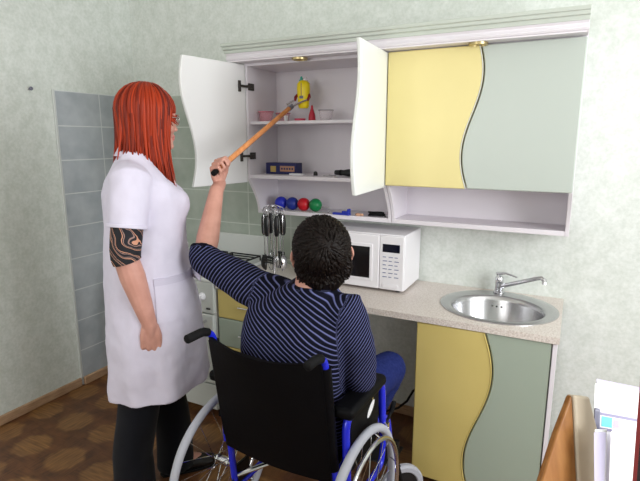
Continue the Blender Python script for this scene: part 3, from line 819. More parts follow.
# ------------------------------------------------------------------ grabber and bottle
TIP = at(291, 107, 1, -.19)          # end of the pole near the claw
GRIP = V((-1.315, -.895, 1.438))     # where the fist closes
gd = (TIP-GRIP).normalized()
gb = thing('reaching_grabber', 'wooden poled grabber with dark red claw tips raised into the open cabinet', 'grabber', GRIP)
MB().cyl(GRIP-gd*.02, TIP-gd*.015, .0118, n=14).build('pole', 'pole_wood', gb)
MB().cyl(GRIP-gd*.058, GRIP-gd*.018, .0118, n=14).build('grip', 'black_rub', gb)
sd = gd.cross(V((0, 0, 1))).normalized(); ud = sd.cross(gd)
MB().cyl(TIP-gd*.03, TIP+gd*.01, .0135, n=14).build('collar', 'slate', gb)
MB().tube([GRIP+gd*.06-ud*.014, GRIP+gd*.3-ud*.014, TIP-gd*.03-ud*.012], .0018, 6).build('pull_wire', 'steel', gb)
BC = at(303.5, 92, 1, -.15)           # bottle centre
brx = V((1, .1, 0)).normalized()
for sgn in (-1, 1):
    e = brx*sgn; cl_ = BC+V((0, 0, -.045))
    a0 = TIP+gd*.005+e*.006
    f = MB().tube([a0, a0+e*.022+V((0, 0, .012)), cl_+e*.035+V((0, -.022, .004))], [.006, .006, .005], 8).build('claw', 'steel', gb)
    MB().tube([cl_+e*.037+V((0, -.022, .004)), cl_+e*.040+V((0, -.012, .018)), cl_+e*.034+V((0, -.004, .030))], [.007, .0085, .007], 8, 'round').build('claw_tip', 'red_rub', f, ang=60)
bt = thing('bottle', 'yellow plastic bottle with a teal cap gripped by the grabber claw', 'bottle', BC-V((0, 0, .085)))
B0 = BC-V((0, 0, .085))
MB().lathe([(.001, 0), (.022, .001), (.028, .012), (.031, .06), (.034, .1), (.032, .128), (.02, .142), (.012, .145)], B0, n=28, sx=1.12, sy=.75).build('body', 'yellow_bottle', bt, ang=50)
MB().lathe([(.0125, .144), (.0125, .158), (.008, .162), (.0055, .176), (.001, .178)], B0+V((-.012, 0, -.012))).build('cap', 'teal', bt)
MB().lathe([(.013, .144), (.0135, .166), (.009, .172), (.001, .173)], B0+V((.012, 0, -.012))).build('overcap', 'clear', bt)
MB().box(B0+V((-.011, -.0262, .05)), B0+V((.011, -.024, .064))).build('label_mark', 'slate', bt)
MB().box(B0+V((-.0025, -.0262, .062)), B0+V((.0025, -.0238, .13))).build('label_stripe', 'box_yellow', bt)

# ------------------------------------------------------------------ cable under the worktop
pts = [at(px, py, 1, yy) for px, py, yy in ((416, 381, -.30), (413, 391, -.295), (407, 401, -.29), (398, 408, -.28), (386, 411, -.26), (374, 408, -.2), (366, 400, -.1), (362, 392, -.012))]
pts[0].x = -.566
solo(MB().tube(pts, .006, 8), 'hose', 'black_rub', 'black hose sagging under the worktop beside the sink cabinet', 'hose')

# ------------------------------------------------------------------ desk with file holder at the right
dk = thing('desk', 'wooden desk carrying the file holder and white folders at the right', 'desk', (.42, -1.58, 0))
DZ = .74
MB().box((.0, -1.83, DZ-.028), (.86, -1.43, DZ)).build('desk_top', 'desk', dk, .003)
for x_ in (.0, .82):
    MB().box((x_+.01, -1.81, 0), (x_+.032, -1.45, DZ-.028)).build('side_panel', 'desk', dk, .002)
MB().box((.032, -1.47, .3), (.83, -1.455, DZ-.028)).build('back_panel', 'desk', dk)
def dep(px, py, d):
    return CAM + (MC @ V(((px-320)/FPX, -(py-240.5)/FPX, -1.0)))*d
def slab(corners, ext):
    """board through the given corners (made planar), with real thickness"""
    P_ = [V(c) for c in corners]
    n_ = (P_[1]-P_[0]).cross(P_[-1]-P_[0]).normalized()
    P_ = [p-n_*(p-P_[0]).dot(n_) for p in P_]
    if n_.y < 0: n_ = -n_
    for p in P_: p.z = max(p.z, DZ)
    return P_, n_*ext
def down(p, q):   # continue the line p-q to the desk
    t = (DZ-p.z)/(q.z-p.z); return p+(q-p)*t
A_ = dep(572, 395, .90); B_ = dep(529, 515, .835); C_ = dep(577, 481, .885); D_ = dep(590, 397, .92); E_ = dep(605, 470, .915)
Bk = dep(557, 434, .875)
fh = thing('file_holder', 'wooden file holder with an orange sloping side and a cream board on the desk', 'file holder', (C_.x, C_.y, DZ))
Bd = B_+V((-.004, -.006, DZ-B_.z)); Cd = down(A_, C_); Ed = down(D_, E_)
P_, x_ = slab([A_, Cd, Bd, B_, Bk], .012)
MB().prism(P_, x_).build('side_board', 'holder_wood', fh, .003, label='orange veneered sloping side board')
P_, x_ = slab([A_+V((.004, .0, 0)), D_, dep(601, 430, .918), E_, Ed, Cd+V((.004, 0, 0))], .018)
MB().prism(P_, x_).build('end_board', 'holder_edge', fh, .004, label='cream end board')
bb = [V((Bd.x, Bd.y+.012, DZ)), V((Ed.x, Ed.y+.02, DZ)), V((Ed.x-.02, Ed.y+.11, DZ)), V((Bd.x-.01, Bd.y+.14, DZ))]
MB().prism(bb, (0, 0, .012)).build('bottom_board', 'holder_wood', fh, .002)
XD = V((.14, .99, 0))
def folder_thing(name, lab, cat, corners, th, front, block, rear):
    """standing folder: corner points of its front cover; cover, pages and rear cover behind it"""
    t = thing(name, lab, cat, (sum(c.x for c in corners)/len(corners), sum(c.y for c in corners)/len(corners), DZ))
    P_, x_ = slab(corners, 1.0); x_ = XD
    MB().prism(P_, x_*.003).build('front_cover', front, t)
    c_ = sum(P_, V())/len(P_)
    MB().prism([c_+(p-c_)*.97+x_*.0032 for p in P_], x_*(th-.0064)).build('pages', block, t)
    MB().prism([p+x_*(th-.003) for p in P_], x_*.003).build('rear_cover', rear, t)
    return t, P_, x_
def quad(px0, py0, px1, py1, d0, d1, sl=0.0, lean=.2):
    a, b = dep(px0, py0, d0), dep(px1, py1, d1)
    return [a, b, V((b.x, b.y-lean*(b.z-DZ), DZ)), V((a.x+sl, a.y-lean*(a.z-DZ), DZ))]
t, P_, x_ = folder_thing('folder', 'tall white folder with a cyan and pink label strip standing behind the others', 'folder', quad(595, 384, 655, 396, 1.005, 1.04, .02), .028, 'white_paper', 'white_paper', 'lilac')
e1 = (P_[1]-P_[0]).normalized(); e2 = (P_[3]-P_[0]).normalized()
def strip(x0, x1, y0, y1, off, th):   # rectangle on the front cover, metres from its top left corner
    return MB().prism([P_[0]+e1*x+e2*y-x_*off for x, y in ((x0, y0), (x1, y0), (x1, y1), (x0, y1))], -x_*th)
st = strip(.012, .115, .054, .088, 0, .003).build('label_holder', 'lilac_dark', t)
strip(.013, .115, .059, .083, .003, .0004).build('label_backing', 'white_paper', st)
strip(.020, .046, .060, .080, .0034, .001).build('label', 'cyan_lab', st, label='cyan label')
strip(.050, .064, .063, .077, .0034, .001).build('label', 'pink_lab', st, label='pink label')
strip(.001, .016, .046, .092, .0, .010).build('clip', 'slate', t, .003)
folder_thing('folder', 'shorter white folder standing in front of the labelled one', 'folder', quad(611, 432, 650, 440, .955, .975, .015), .022, 'white_paper', 'white_paper', 'lilac')
folder_thing('envelope', 'white sheets in a narrow lilac cover between the cream board and the white folders', 'papers', quad(594, 433, 606, 433, .86, .87, .03, .36), .014, 'lilac', 'white_paper', 'white_paper')
bp0 = dep(640, 373, .86); bp1 = dep(632, 481, .84)
bn = thing('binder', 'black binder with a dark red edge at the right end of the desk', 'binder', (bp0.x+.03, bp0.y, DZ))
bd0 = down(bp0, bp1)
P_, x_ = slab([bp0+V((0, 0, .02)), bp0+V((.07, .02, .02)), bd0+V((.075, .02, 0)), bd0], .04); x_ = XD*.04
MB().prism([p+V((.004, 0, 0)) for p in P_], x_).build('cover', 'binder', bn, .002)
MB().prism([P_[0], P_[0]+V((.006, 0, 0)), P_[3]+V((.006, 0, 0)), P_[3]], -x_*.08).build('edge_band', 'binder_red', bn)

# ------------------------------------------------------------------ wheelchair (local axes: x right, y forward)
WO, WH = V((-.825, -1.17, 0)), math.radians(-2)
wc = thing('wheelchair', 'black and blue wheelchair in which the man in the striped jersey sits', 'wheelchair', WO, WH)
WM = Matrix.Translation(WO) @ Matrix.Rotation(WH, 4, 'Z')
def wb(mb, name, m, parent=wc, **k): return mb.build(name, m, parent, world=False, **k)
def spin_pt(r, a): return V((0, r*math.cos(a), r*math.sin(a)))
tyre_m = None
HXL, HXR = -.315, .278
for sx, cx in ((-1, HXL), (1, HXR)):
    c = V((cx, 0, .3)); X = V((1, 0, 0))
    wheel = wb(MB().lathe([(.278, -.011), (.282, -.012), (.284, 0), (.282, .012), (.278, .011), (.272, .006), (.272, -.006)], c, X, 56, close=False), 'wheel', 'steel', label='%s rear wheel' % ('left' if sx < 0 else 'right'))
    m = MB().loop_tube([c+spin_pt(.285, 2*PI*i/64) for i in range(64)], .0155, 10); wb(m, 'tyre', 'tyre', wheel, ang=80)
    m = MB().loop_tube([c+X*sx*.032+spin_pt(.258, 2*PI*i/56) for i in range(56)], .0085, 8)
    for i in range(6):
        a = 2*PI*i/6+.2; m.tube([c+spin_pt(.272, a), c+X*sx*.032+spin_pt(.258, a)], .004, 6)
    wb(m, 'hand_rim', 'chrome', wheel, ang=80)
    m = MB().cyl(c-X*.035, c+X*.035, .017, n=18).cyl(c-X*.03, c-X*.024, .027, n=18).cyl(c+X*.024, c+X*.03, .027, n=18)
    wb(m, 'hub', 'chrome', wheel)
    first = None
    for i in range(24):
        a = 2*PI*i/24; off = .35*(1 if i % 4 < 2 else -1); s_ = 1 if i % 2 else -1
        if i % 4 == 0 or first is None: pass
        wb(MB().tube([c+X*.027*s_+spin_pt(.025, a+off*2.2), c+X*.001+spin_pt(.274, a)], .0016, 5), 'spoke', 'chrome', wheel)
    # caster
    cc = V((cx-sx*(.03 if sx < 0 else .012), .45, .1)); WX = X; X = Matrix.Rotation(math.radians(-42 if sx > 0 else -20), 3, 'Z') @ X
    ca = wb(MB().lathe([(.07, -.012), (.074, -.016), (.092, -.016), (.1, -.008), (.1, .008), (.092, .016), (.074, .016), (.07, .012)], cc, X, 40, close=False), 'caster', 'tyre', label='%s front caster' % ('left' if sx < 0 else 'right'))
    m = MB().lathe([(.02, -.014), (.071, -.008), (.071, .008), (.02, .014)], cc, X, 30); wb(m, 'caster_disc', 'black', ca)
    m = MB()
    FY = V((-X.y, X.x, 0))
    for q in (-.022, .022): m.tube([cc+X*q, cc+X*q-FY*.015+V((0, 0, .06)), cc+X*q-FY*.03+V((0, 0, .115))], .006, 8, flat=(X, .5))
    m.cyl(cc-X*.024-FY*.03+V((0, 0, .115)), cc+X*.024-FY*.03+V((0, 0, .115)), .009).cyl(cc-FY*.03+V((0, 0, .11)), cc-FY*.03+V((0, 0, .22)), .011).cyl(cc-X*.026, cc+X*.026, .006)
    wb(m, 'caster_fork', 'black_metal', ca)
def bend(pts, r, k=5):
    """polyline with rounded corners"""
    out = [V(pts[0])]
    for i in range(1, len(pts)-1):
        a, b, c = V(pts[i-1]), V(pts[i]), V(pts[i+1])
        u1 = (a-b); u2 = (c-b); rr_ = min(r, u1.length*.48, u2.length*.48)
        s, e = b+u1.normalized()*rr_, b+u2.normalized()*rr_
        for j in range(k+1):
            t = j/k; out.append((s*(1-t)+b*t)*(1-t)+(b*(1-t)+e*t)*t)
    out.append(V(pts[-1])); return out
TB = .0125
for sx in (-1, 1):
    px_ = -.222 if sx < 0 else .212
    post = bend([(px_, -.045, .17), (px_, -.075, .46), (px_, -.145, .905), (px_, -.19, .925)], .035)
    fr = wb(MB().tube(post, TB, 12), 'back_post', 'blue_tube', ang=60)
    y1_ = -.266 if sx < 0 else -.246
    wb(MB().tube([V((px_, -.166, .917)), V((px_, -.185, .9245)), V((px_, -.20, .927)), V((px_, y1_+.003, .927)), V((px_, y1_, .927))], [.0142, .0150, .0150, .0150, .0125], 14), 'push_grip', 'black_rub', fr, ang=60)
    wb(MB().tube(bend([(px_, -.08, .47), (px_, .30, .475), (px_, .40, .44), (px_, .47, .17), (px_, .52, .13)], .05), TB, 12), 'seat_rail', 'blue_tube', ang=60)
    wb(MB().tube(bend([(px_, -.055, .25), (px_, .34, .25), (px_, .385, .44)], .04), TB, 12), 'lower_rail', 'blue_tube', ang=60)
    ax_ = px_+sx*.035
    wb(MB().tube(bend([(ax_, -.05, .44), (ax_, -.07, .69), (ax_, .235, .695), (ax_, .262, .44)], .07), .0135, 12), 'armrest_tube', 'blue_tube', ang=60)
    wb(MB().box((ax_-.038, -.10, .692), (ax_+.038, .195, .732)), 'armrest_pad', 'vinyl', bevel=.016, seg=4)
    sp_ = wb(MB().box((ax_-.006, -.04, .47), (ax_+.006, .195, .69)), 'side_guard', 'vinyl', bevel=.003)
    # oval white emblem with a small mark on the guard
    eo = V((ax_+sx*.0068, .12, .625))
    m = MB(); n_ = 24
    tl = math.radians(35)
    ring = [eo+V((0, math.cos(2*PI*i/n_)*.036*math.cos(tl)-math.sin(2*PI*i/n_)*.015*math.sin(tl), math.cos(2*PI*i/n_)*.036*math.sin(tl)+math.sin(2*PI*i/n_)*.015*math.cos(tl))) for i in range(n_)]
    m.prism(ring, (sx*.0012, 0, 0)); em = wb(m, 'emblem', 'white_plastic', sp_, label='white oval emblem')
    wb(MB().cyl((ax_+sx*.005, .12, .665), (ax_+sx*.014, .12, .665), .006), 'rivet', 'chrome', sp_)
    # axle plate, brake, anti tip
    wb(MB().box((px_-.006, -.07, .26), (px_+.006, .03, .34)).cyl((px_, 0, .3), (HXL if sx < 0 else HXR, 0, .3), .009), 'axle_plate', 'black_metal', bevel=.002)
    bk = wb(MB().tube([(ax_, .27, .47), (ax_+sx*.01, .29, .50), (ax_+sx*.018, .30, .53)], .006, 8), 'brake_lever', 'black_metal')
    wb(MB().tube([(ax_+sx*.018, .30, .528), (ax_+sx*.025, .305, .56)], .0095, 10, 'round'), 'brake_knob', 'black_rub', bk, ang=60)
    wb(MB().tube([(ax_, .265, .47), (ax_+sx*.01, .25, .50), (ax_+sx*.03, .235, .49)], .006, 8).box((ax_-.012, .25, .455), (ax_+.016, .29, .485)), 'brake_clamp', 'chrome', bevel=.002)
    # footrest
    wb(MB().tube(bend([(px_, .50, .135), (px_, .56, .115), (px_-sx*.16, .58, .11)], .03), .009, 10), 'footrest_tube', 'blue_tube', ang=60)
    wb(MB().box((px_-sx*.18 if sx > 0 else px_+.02, .52, .115), (px_-.02 if sx > 0 else px_+.18, .68, .127)), 'footplate', 'black', bevel=.004)
    wb(MB().tube([(px_, -.05, .30), (-px_*.92, .26, .465)], .010, 10), 'cross_brace', 'chrome')
    for zz in (.56, .66, .78):
        yy = -.075-(zz-.46)*.155
        wb(MB().cyl((px_, yy-.012, zz), (px_, yy-.017, zz), .006, n=10), 'screw', 'chrome', fr)
# sling back, bulging rearwards, and sling seat
rg = []
nz, nx_ = 10, 16
def back_pt(u, w, t):
    x = -.222+.434*u
    z = .455+(.90-.455)*w
    y = -.075-(z-.46)*.155-.016
    bulge = .04*math.sin(PI*u)*(.5+.5*w)
    return V((x, y-bulge+t, z-.018*math.sin(PI*u)*(1 if w > .5 else 0)*w))
m = MB()
for j in range(nz+1):
    w_ = j/nz
    rg.append([back_pt(i/nx_, w_, -.006) for i in range(nx_+1)]+[back_pt(i/nx_, w_, .006) for i in range(nx_, -1, -1)])
m.rings(rg)
wb(m, 'backrest', 'vinyl', ang=60)
for sx, u_ in ((-1, 0), (1, 1)):
    px_ = -.222 if sx < 0 else .212
    wb(MB().tube([(px_, -.082, .50), (px_, -.14, .88)], .0185, 12), 'back_sleeve', 'vinyl', ang=60)
m = MB(); rg = []
for j in range(9):
    y = -.075+.44*j/8
    top = [V((-.215+.42*i/10, y, .492-.022*math.sin(PI*i/10))) for i in range(11)]
    rg.append([p+V((0, 0, .004)) for p in top]+[p-V((0, 0, .01)) for p in reversed(top)])
m.rings(rg); wb(m, 'seat', 'vinyl', ang=60)

# ------------------------------------------------------------------ figures
def frame3(fwd, up):
    f = V(fwd).normalized(); r = f.cross(V(up)).normalized(); u = r.cross(f)
    return Matrix((r, f, u)).transposed()       # columns: right, forward, up
def head_parts(mb, c, R_, s=1.0, fem=False, ear=0.0):
    def L(p): return V(c)+R_ @ (V(p)*s)
    def E(p, h, rot=None): mb.ell(L(p), V(h)*s, R_ if rot is None else R_ @ rot, 22, 14)
    E((0, -.012, .028), (.074, .096, .086)); E((0, .03, -.03), (.061, .064, .082)); E((0, .02, .01), (.068, .078, .07))
    E((0, .05, -.088), (.036, .04, .034)); E((0, .077, -.107), (.02, .016, .015))
    for q in (-1, 1):
        E((q*.04, .06, -.035), (.024, .026, .024)); E((q*.05, .02, -.075), (.018, .04, .028))
        E((q*.032, .079, .02), (.022, .012, .008)); 
        E((q*(.074+ear), -.006, -.012), (.010, .02, .032), Matrix.Rotation(q*.35, 3, 'Z')); E((q*(.079+ear), -.012, .004), (.007, .02, .022), Matrix.Rotation(q*.4, 3, 'Z'))
        E((q*.009, .097, -.039), (.009, .011, .008))
    k = .9 if fem else 1.0
    mb.tube([L((0, .084, .012)), L((0, .094*(.5+.5*k), -.015)), L((0, .106*(.4+.6*k), -.036))], [.008*s*k, .009*s*k, .0108*s*k], 10, 'round')
    E((0, .086, -.066), (.021, .012, .0065)); E((0, .085, -.078), (.018, .012, .0065))
def hand_parts(mb, w, a, n, t, curls, s=1.0, thumb=None, spread=.0, splay=0.0):
    """w wrist, a towards the knuckles, n out of the palm, t towards the thumb; curls = three bend angles per finger (deg)"""
    w, a, n, t = V(w), V(a).normalized(), V(n).normalized(), V(t).normalized()
    tips = []
    kn = []
    for i, (off, ln, kl) in enumerate(((.030, .092, .9), (.010, .096, 1.0), (-.011, .092, .94), (-.030, .083, .78))):
        k = w+(a*ln+t*off)*s; kn.append(k)
        mb.tube([w+(t*off*.55)*s, w+(a*ln*.5+t*off*.9-n*.002)*s, k], [.0135*s, .0125*s, .0103*s], 10, 'round')
        p = [k-a*.008*s, k]; d = a; r_ = [.0094*s, .0096*s]
        ang = 0
        for j, (L_, c_) in enumerate(zip((.043, .026, .021), curls[i])):
            ang += math.radians(c_)
            d = a*math.cos(ang)+n*math.sin(ang)+t*(splay*(off/.03))
            p.append(p[-1]+d.normalized()*L_*kl*s); r_.append((.0086, .0080, .0068)[j]*s)
        mb.tube(p, r_, 10, 'round'); tips.append(p[-1])
    mb.tube([w-a*.012*s, w+a*.045*s+n*.004*s, w+a*.07*s], [.026*s, .026*s, .019*s], 12, 'round', flat=(n, .66))
    if thumb is None:
        thumb = [(.018, .018, .004), (.046, .040, .012), (.074, .046, .022), (.096, .036, .032)]
    mb.tube([w+(a*x+t*y+n*z)*s for x, y, z in thumb], [.0145*s, .0135*s, .0105*s, .0085*s], 10, 'round')
    return kn, tips
def paint(me, fn):
    """give each face the material index chosen by fn(centre)"""
    for p in me.polygons: p.material_index = fn(p.center)
def soften(o_or_me, amp, scale, seed=0, dirscale=(1, 1, 1)):
    me = o_or_me
    ns = [v.normal.copy() for v in me.vertices]
    for v, n in zip(me.vertices, ns):
        q = V((v.co.x*dirscale[0], v.co.y*dirscale[1], v.co.z*dirscale[2]))*scale+V((seed, seed*1.7, 0))
        a = noise.noise(q)+.5*noise.noise(q*2.1)
        v.co += n*a*amp
def seg_near(p, a, b):
    d = b-a; t = max(0, min(1, (p-a).dot(d)/d.length_squared)); return (p-(a+d*t)).length, t
def ring_loft(mb, rows, ax_u, ax_v, n=40, p=2.3):
    """rows: (centre, half_u, half_v): superelliptic rings"""
    rg = []
    for c, hu, hv in rows:
        r = []
        for k in range(n):
            a = 2*PI*k/n; cs, sn = math.cos(a), math.sin(a)
            r.append(V(c)+V(ax_u)*hu*math.copysign(abs(cs)**(2/p), cs)+V(ax_v)*hv*math.copysign(abs(sn)**(2/p), sn))
        rg.append(r)
    mb.rings(rg)

# ================================================================== the man
man = thing('person', 'dark haired man in a striped jersey seated in the wheelchair, raising the grabber', 'person', (-.80, -1.0, 0))
Hc = V((-.738, -1.105, 1.178))
look = V((-.60, .95, .40)); HR = frame3(look, (-.02, -.1, 1))
RS, LS = V((-.622, -1.135, .992)), V((-.995, -1.095, 1.0))
LE, LW = V((-1.262, -1.085, 1.095)), V((-1.312, -.93, 1.345))
RE, RW = V((-.588, -1.115, .765)), V((-.70, -.90, .735))
PEL = V((-.81, -1.12, .585))
KR, KL_ = V((-.638, -.665, .592)), V((-.965, -.675, .565))
FRt, FL_ = V((-.80, -.68, .165)), V((-.965, -.62, .165))
body = MB()
head_parts(body, Hc, HR, 1.06, False, .012)
neckb = V((-.762, -1.135, 1.03))
body.tube([neckb+V((0, 0, -.02)), V((-.758, -1.125, 1.09)), Hc+V((-.0, -.012, -.04))], [.068, .060, .06], 16, 'round')
ring_loft(body, [(V((-.81, -1.12, .50)), .15, .11), (V((-.81, -1.13, .60)), .165, .115), (V((-.81, -1.155, .74)), .15, .10), (V((-.81, -1.155, .88)), .165, .105), (V((-.81, -1.135, .97)), .165, .095), (V((-.805, -1.13, 1.03)), .10, .07)], (1, 0, 0), (0, 1, 0))
body.tube([LS+V((.08, 0, -.01)), LS, LS.lerp(LE, .5), LE], [.047, .047, .046, .041], 14, 'round')
body.tube([LE, LE.lerp(LW, .3), LE.lerp(LW, .7), LW], [.041, .045, .036, .029], 14, 'round')
body.tube([RS+V((-.08, 0, -.01)), RS, RS.lerp(RE, .5), RE], [.046, .046, .044, .04], 14, 'round')
body.tube([RE, RE.lerp(RW, .3), RE.lerp(RW, .7), RW], [.04, .043, .036, .028], 14, 'round')
for k_, f_, q in ((KR, FRt, 1), (KL_, FL_, -1)):
    body.tube([PEL+V((q*.09, 0, 0)), k_], [.082, .058], 14, 'round'); body.tube([k_, k_.lerp(f_, .35)+V((0, -.015, 0)), f_], [.056, .054, .038], 14, 'round')
    body.tube([f_+V((0, -.02, -.005)), f_+V((q*.01, .12, -.02))], [.035, .028], 12, 'round')
# left fist round the pole: the pole runs along gd through the palm
fa_ = (V((.02, .10, 1.0))-gd*(V((.02, .10, 1.0)).dot(gd))).normalized()      # hand axis, square to the pole
npalm = V((0, 1, 0)); npalm = (npalm-gd*npalm.dot(gd)); npalm = (npalm-fa_*npalm.dot(fa_)).normalized()
tside = gd
wr = GRIP-fa_*.075-npalm*.020
body.tube([LW, LW.lerp(wr, .6), wr, wr+fa_*.02], [.029, .027, .026, .025], 14, 'round')
body.tube([wr, wr+fa_*.045], [.026, .016], 12, 'round')
hand_parts(body, wr, fa_, npalm, tside, [(70, 80, 60), (72, 84, 60), (74, 84, 60), (76, 84, 60)], 1.02, thumb=[(.015, .020, .004), (.040, .036, .014), (.070, .036, .030), (.088, .018, .038)])
hand_parts(body, RW, (RW-RE), V((-.2, .1, -1)), V((-.6, .8, 0)), [(20, 30, 20), (24, 32, 20), (26, 34, 22), (28, 36, 24)])
me = fused(body, .0036, 3)
bo = link('body', me, ['skin', 'lips'], man, ang=180)
lipc = Hc+HR @ V((0, .094, -.071))
rl = root_of(bo).location
paint(me, lambda c: 1 if ((HR.transposed() @ (c+rl-lipc)) * 1).length < .028 and abs((HR.transposed() @ (c+rl-lipc)).z) < .011 and abs((HR.transposed() @ (c+rl-lipc)).x) < .021 else 0)
for q in (-1, 1):
    ec = Hc+HR @ V((q*.032, .077, .002))
    e = MB().ell(ec, (.0125, .0125, .0125)).build('eye', 'eye_white', man, ang=180)
    MB().lathe([(.0055, 0), (.0055, .0015), (.001, .0022)], ec+HR @ V((0, .0115, .002)), HR @ V((0, 1, .1)), 14).build('iris', 'iris', e)
    MB().tube([Hc+HR @ V((q*.018, .089, .021)), Hc+HR @ V((q*.034, .0875, .026)), Hc+HR @ V((q*.052, .075, .021))], .004, 6, 'round').build('eyebrow', 'hair_dark', man)
# hair: a close shell with short tufts turned round a crown whorl
def hair_surface(theta, phi, grow):
    """theta from the top of the crown axis, phi round it"""
    return V((math.sin(theta)*math.cos(phi)*(.081+grow), math.sin(theta)*math.sin(phi)*(.103+grow)-.012, math.cos(theta)*(.090+grow)+.030))
hm = MB()
hm.ell(Hc+HR @ V((0, -.017, .034)), (.092, .110, .099), HR, 30, 18)
hm.ell(Hc+HR @ V((0, -.054, -.042)), (.077, .064, .078), HR, 24, 14)
for q in (-1, 1):
    hm.ell(Hc+HR @ V((q*.074, -.056, -.012)), (.015, .036, .055), HR); hm.ell(Hc+HR @ V((q*.076, .020, .005)), (.009, .017, .036), HR)
hme = fused(hm, .006, 9)
# clear the forehead and the ears
bmv = hme.vertices
for v in bmv:
    l = HR.transposed() @ (v.co-Hc)
    if l.y > .055 and l.z < .062:
        k = min(1, (l.y-.055)/.02); l.y -= .034*k; v.co = Hc+HR @ l
tf = MB()
tf.v = [v.co.copy() for v in hme.vertices]; tf.f = [list(p.vertices) for p in hme.polygons]; tf.mi = [0]*len(tf.f)
bv = BVHTree.FromPolygons(tf.v, tf.f)
whorl = V((.012, -.085, .075))
rnd = random.Random(3)
cnt = 0
while cnt < 1500:
    d = V((rnd.gauss(0, 1), rnd.gauss(0, 1), rnd.gauss(0, 1))).normalized()
    if d.y > .55 and d.z < .55: continue
    if d.z < -.62: continue
    hit_ = bv.ray_cast(Hc+HR @ (V((0, -.016, .02))+d*.4), HR @ (-d), .5)
    if hit_[0] is None: continue
    p, nrm = hit_[0], hit_[1]
    l = HR.transposed() @ (p-Hc)
    rad = (l-whorl); nl = (HR.transposed() @ nrm)
    tang = (rad-nl*rad.dot(nl))
    swirl = nl.cross(tang)
    dirn = (tang.normalized()+swirl.normalized()*.55*math.exp(-rad.length*9)+V((rnd.gauss(0, .22), rnd.gauss(0, .22), rnd.gauss(0, .22)-.15)))
    dirn = (dirn-nl*dirn.dot(nl)).normalized()
    ln = rnd.uniform(.016, .030)*(1 if l.z > -.02 else .6)
    a0 = p-nrm*.001; dw = HR @ dirn
    tf.tube([a0, a0+dw*ln*.5+nrm*rnd.uniform(.003, .0065), a0+dw*ln+nrm*rnd.uniform(-.001, .005)], [.0040, .0036, .0008], 5)
    cnt += 1
tf.build('hair', 'hair_dark', man, ang=70)

# jersey: torso plus sleeves as one garment
sm = MB()
ring_loft(sm, [(V((-.81, -1.125, .515)), .188, .135), (V((-.81, -1.135, .60)), .192, .140), (V((-.81, -1.165, .72)), .182, .132), (V((-.81, -1.17, .84)), .192, .135), (V((-.81, -1.155, .93)), .196, .128), (V((-.812, -1.14, .985)), .178, .108), (V((-.780, -1.135, 1.035)), .126, .086), (V((-.760, -1.13, 1.072)), .080, .074)], (1, 0, 0), (0, 1, 0), p=2.5)
cuffL = LE.lerp(LW, .16)
sm.tube([LS+V((.10, 0, -.02)), LS+V((.02, 0, 0)), LS.lerp(LE, .45), LE.lerp(LS, .12), LE], [.085, .080, .070, .062, .060], 18, 'round')
sm.tube([LE, cuffL], [.060, .057], 18, 'flat')
RWc = RE.lerp(RW, .85)
sm.tube([RS+V((-.10, 0, -.02)), RS+V((-.01, 0, .002)), RS.lerp(RE, .45)+V((.006, 0, 0)), RE], [.085, .078, .068, .057], 18, 'round')
sm.tube([RE, RE.lerp(RW, .4), RWc], [.056, .05, .042], 18, 'flat')
sme = fused(sm, .0075, 7)
soften(sme, .006, 9, 2, (1, 1, 1.6))
at_s = sme.attributes.new('stripe', 'FLOAT', 'POINT')
PER = .0150
bones = [('t', V((-.81, -1.14, .62)), V((-.81, -1.14, .96))), ('l', LS+V((-.035, 0, 0)), LE), ('l2', LE, LE+(LW-LE)*.4), ('r', RS+V((.03, 0, -.04)), RE), ('r2', RE, RW)]
rads = {'t': .17, 'l': .07, 'l2': .06, 'r': .062, 'r2': .05}
vals = []
for v in sme.vertices:
    p = v.co; best = None
    for nme, a, b_ in bones:
        dd, t_ = seg_near(p, a, b_); dd -= rads[nme]
        if best is None or dd < best[0]: best = (dd, nme, t_)
    nme = best[1]
    if nme == 't': s_ = (p.z + (p.x+.81)*.62 - .10*max(0, p.z-.85)*math.sin((p.x+.81)*9))*1.0
    elif nme in ('l',): s_ = (p-LS).dot((LE-LS).normalized())*.9+(p.z-1.05)*.35
    elif nme == 'l2': s_ = (LE-LS).length*.9+(p-LE).dot((LW-LE).normalized())*.8
    elif nme == 'r': s_ = p.z-(p.x+.63)*1.3-(p.y+1.13)*.5
    else: s_ = (p-RE).dot((RW-RE).normalized())
    vals.append(s_/PER+40)
at_s.data.foreach_set('value', vals)
so = link('jersey', sme, 'stripe', man, ang=180)
# collar band
cb = [V((-.759, -1.13, 1.066))+V((math.cos(2*PI*k/30)*.073, math.sin(2*PI*k/30)*.069, .010*math.sin(2*PI*k/30)+.004)) for k in range(30)]
MB().loop_tube(cb, .011, 10).build('collar', 'navy', man, ang=180, label='navy neckband')
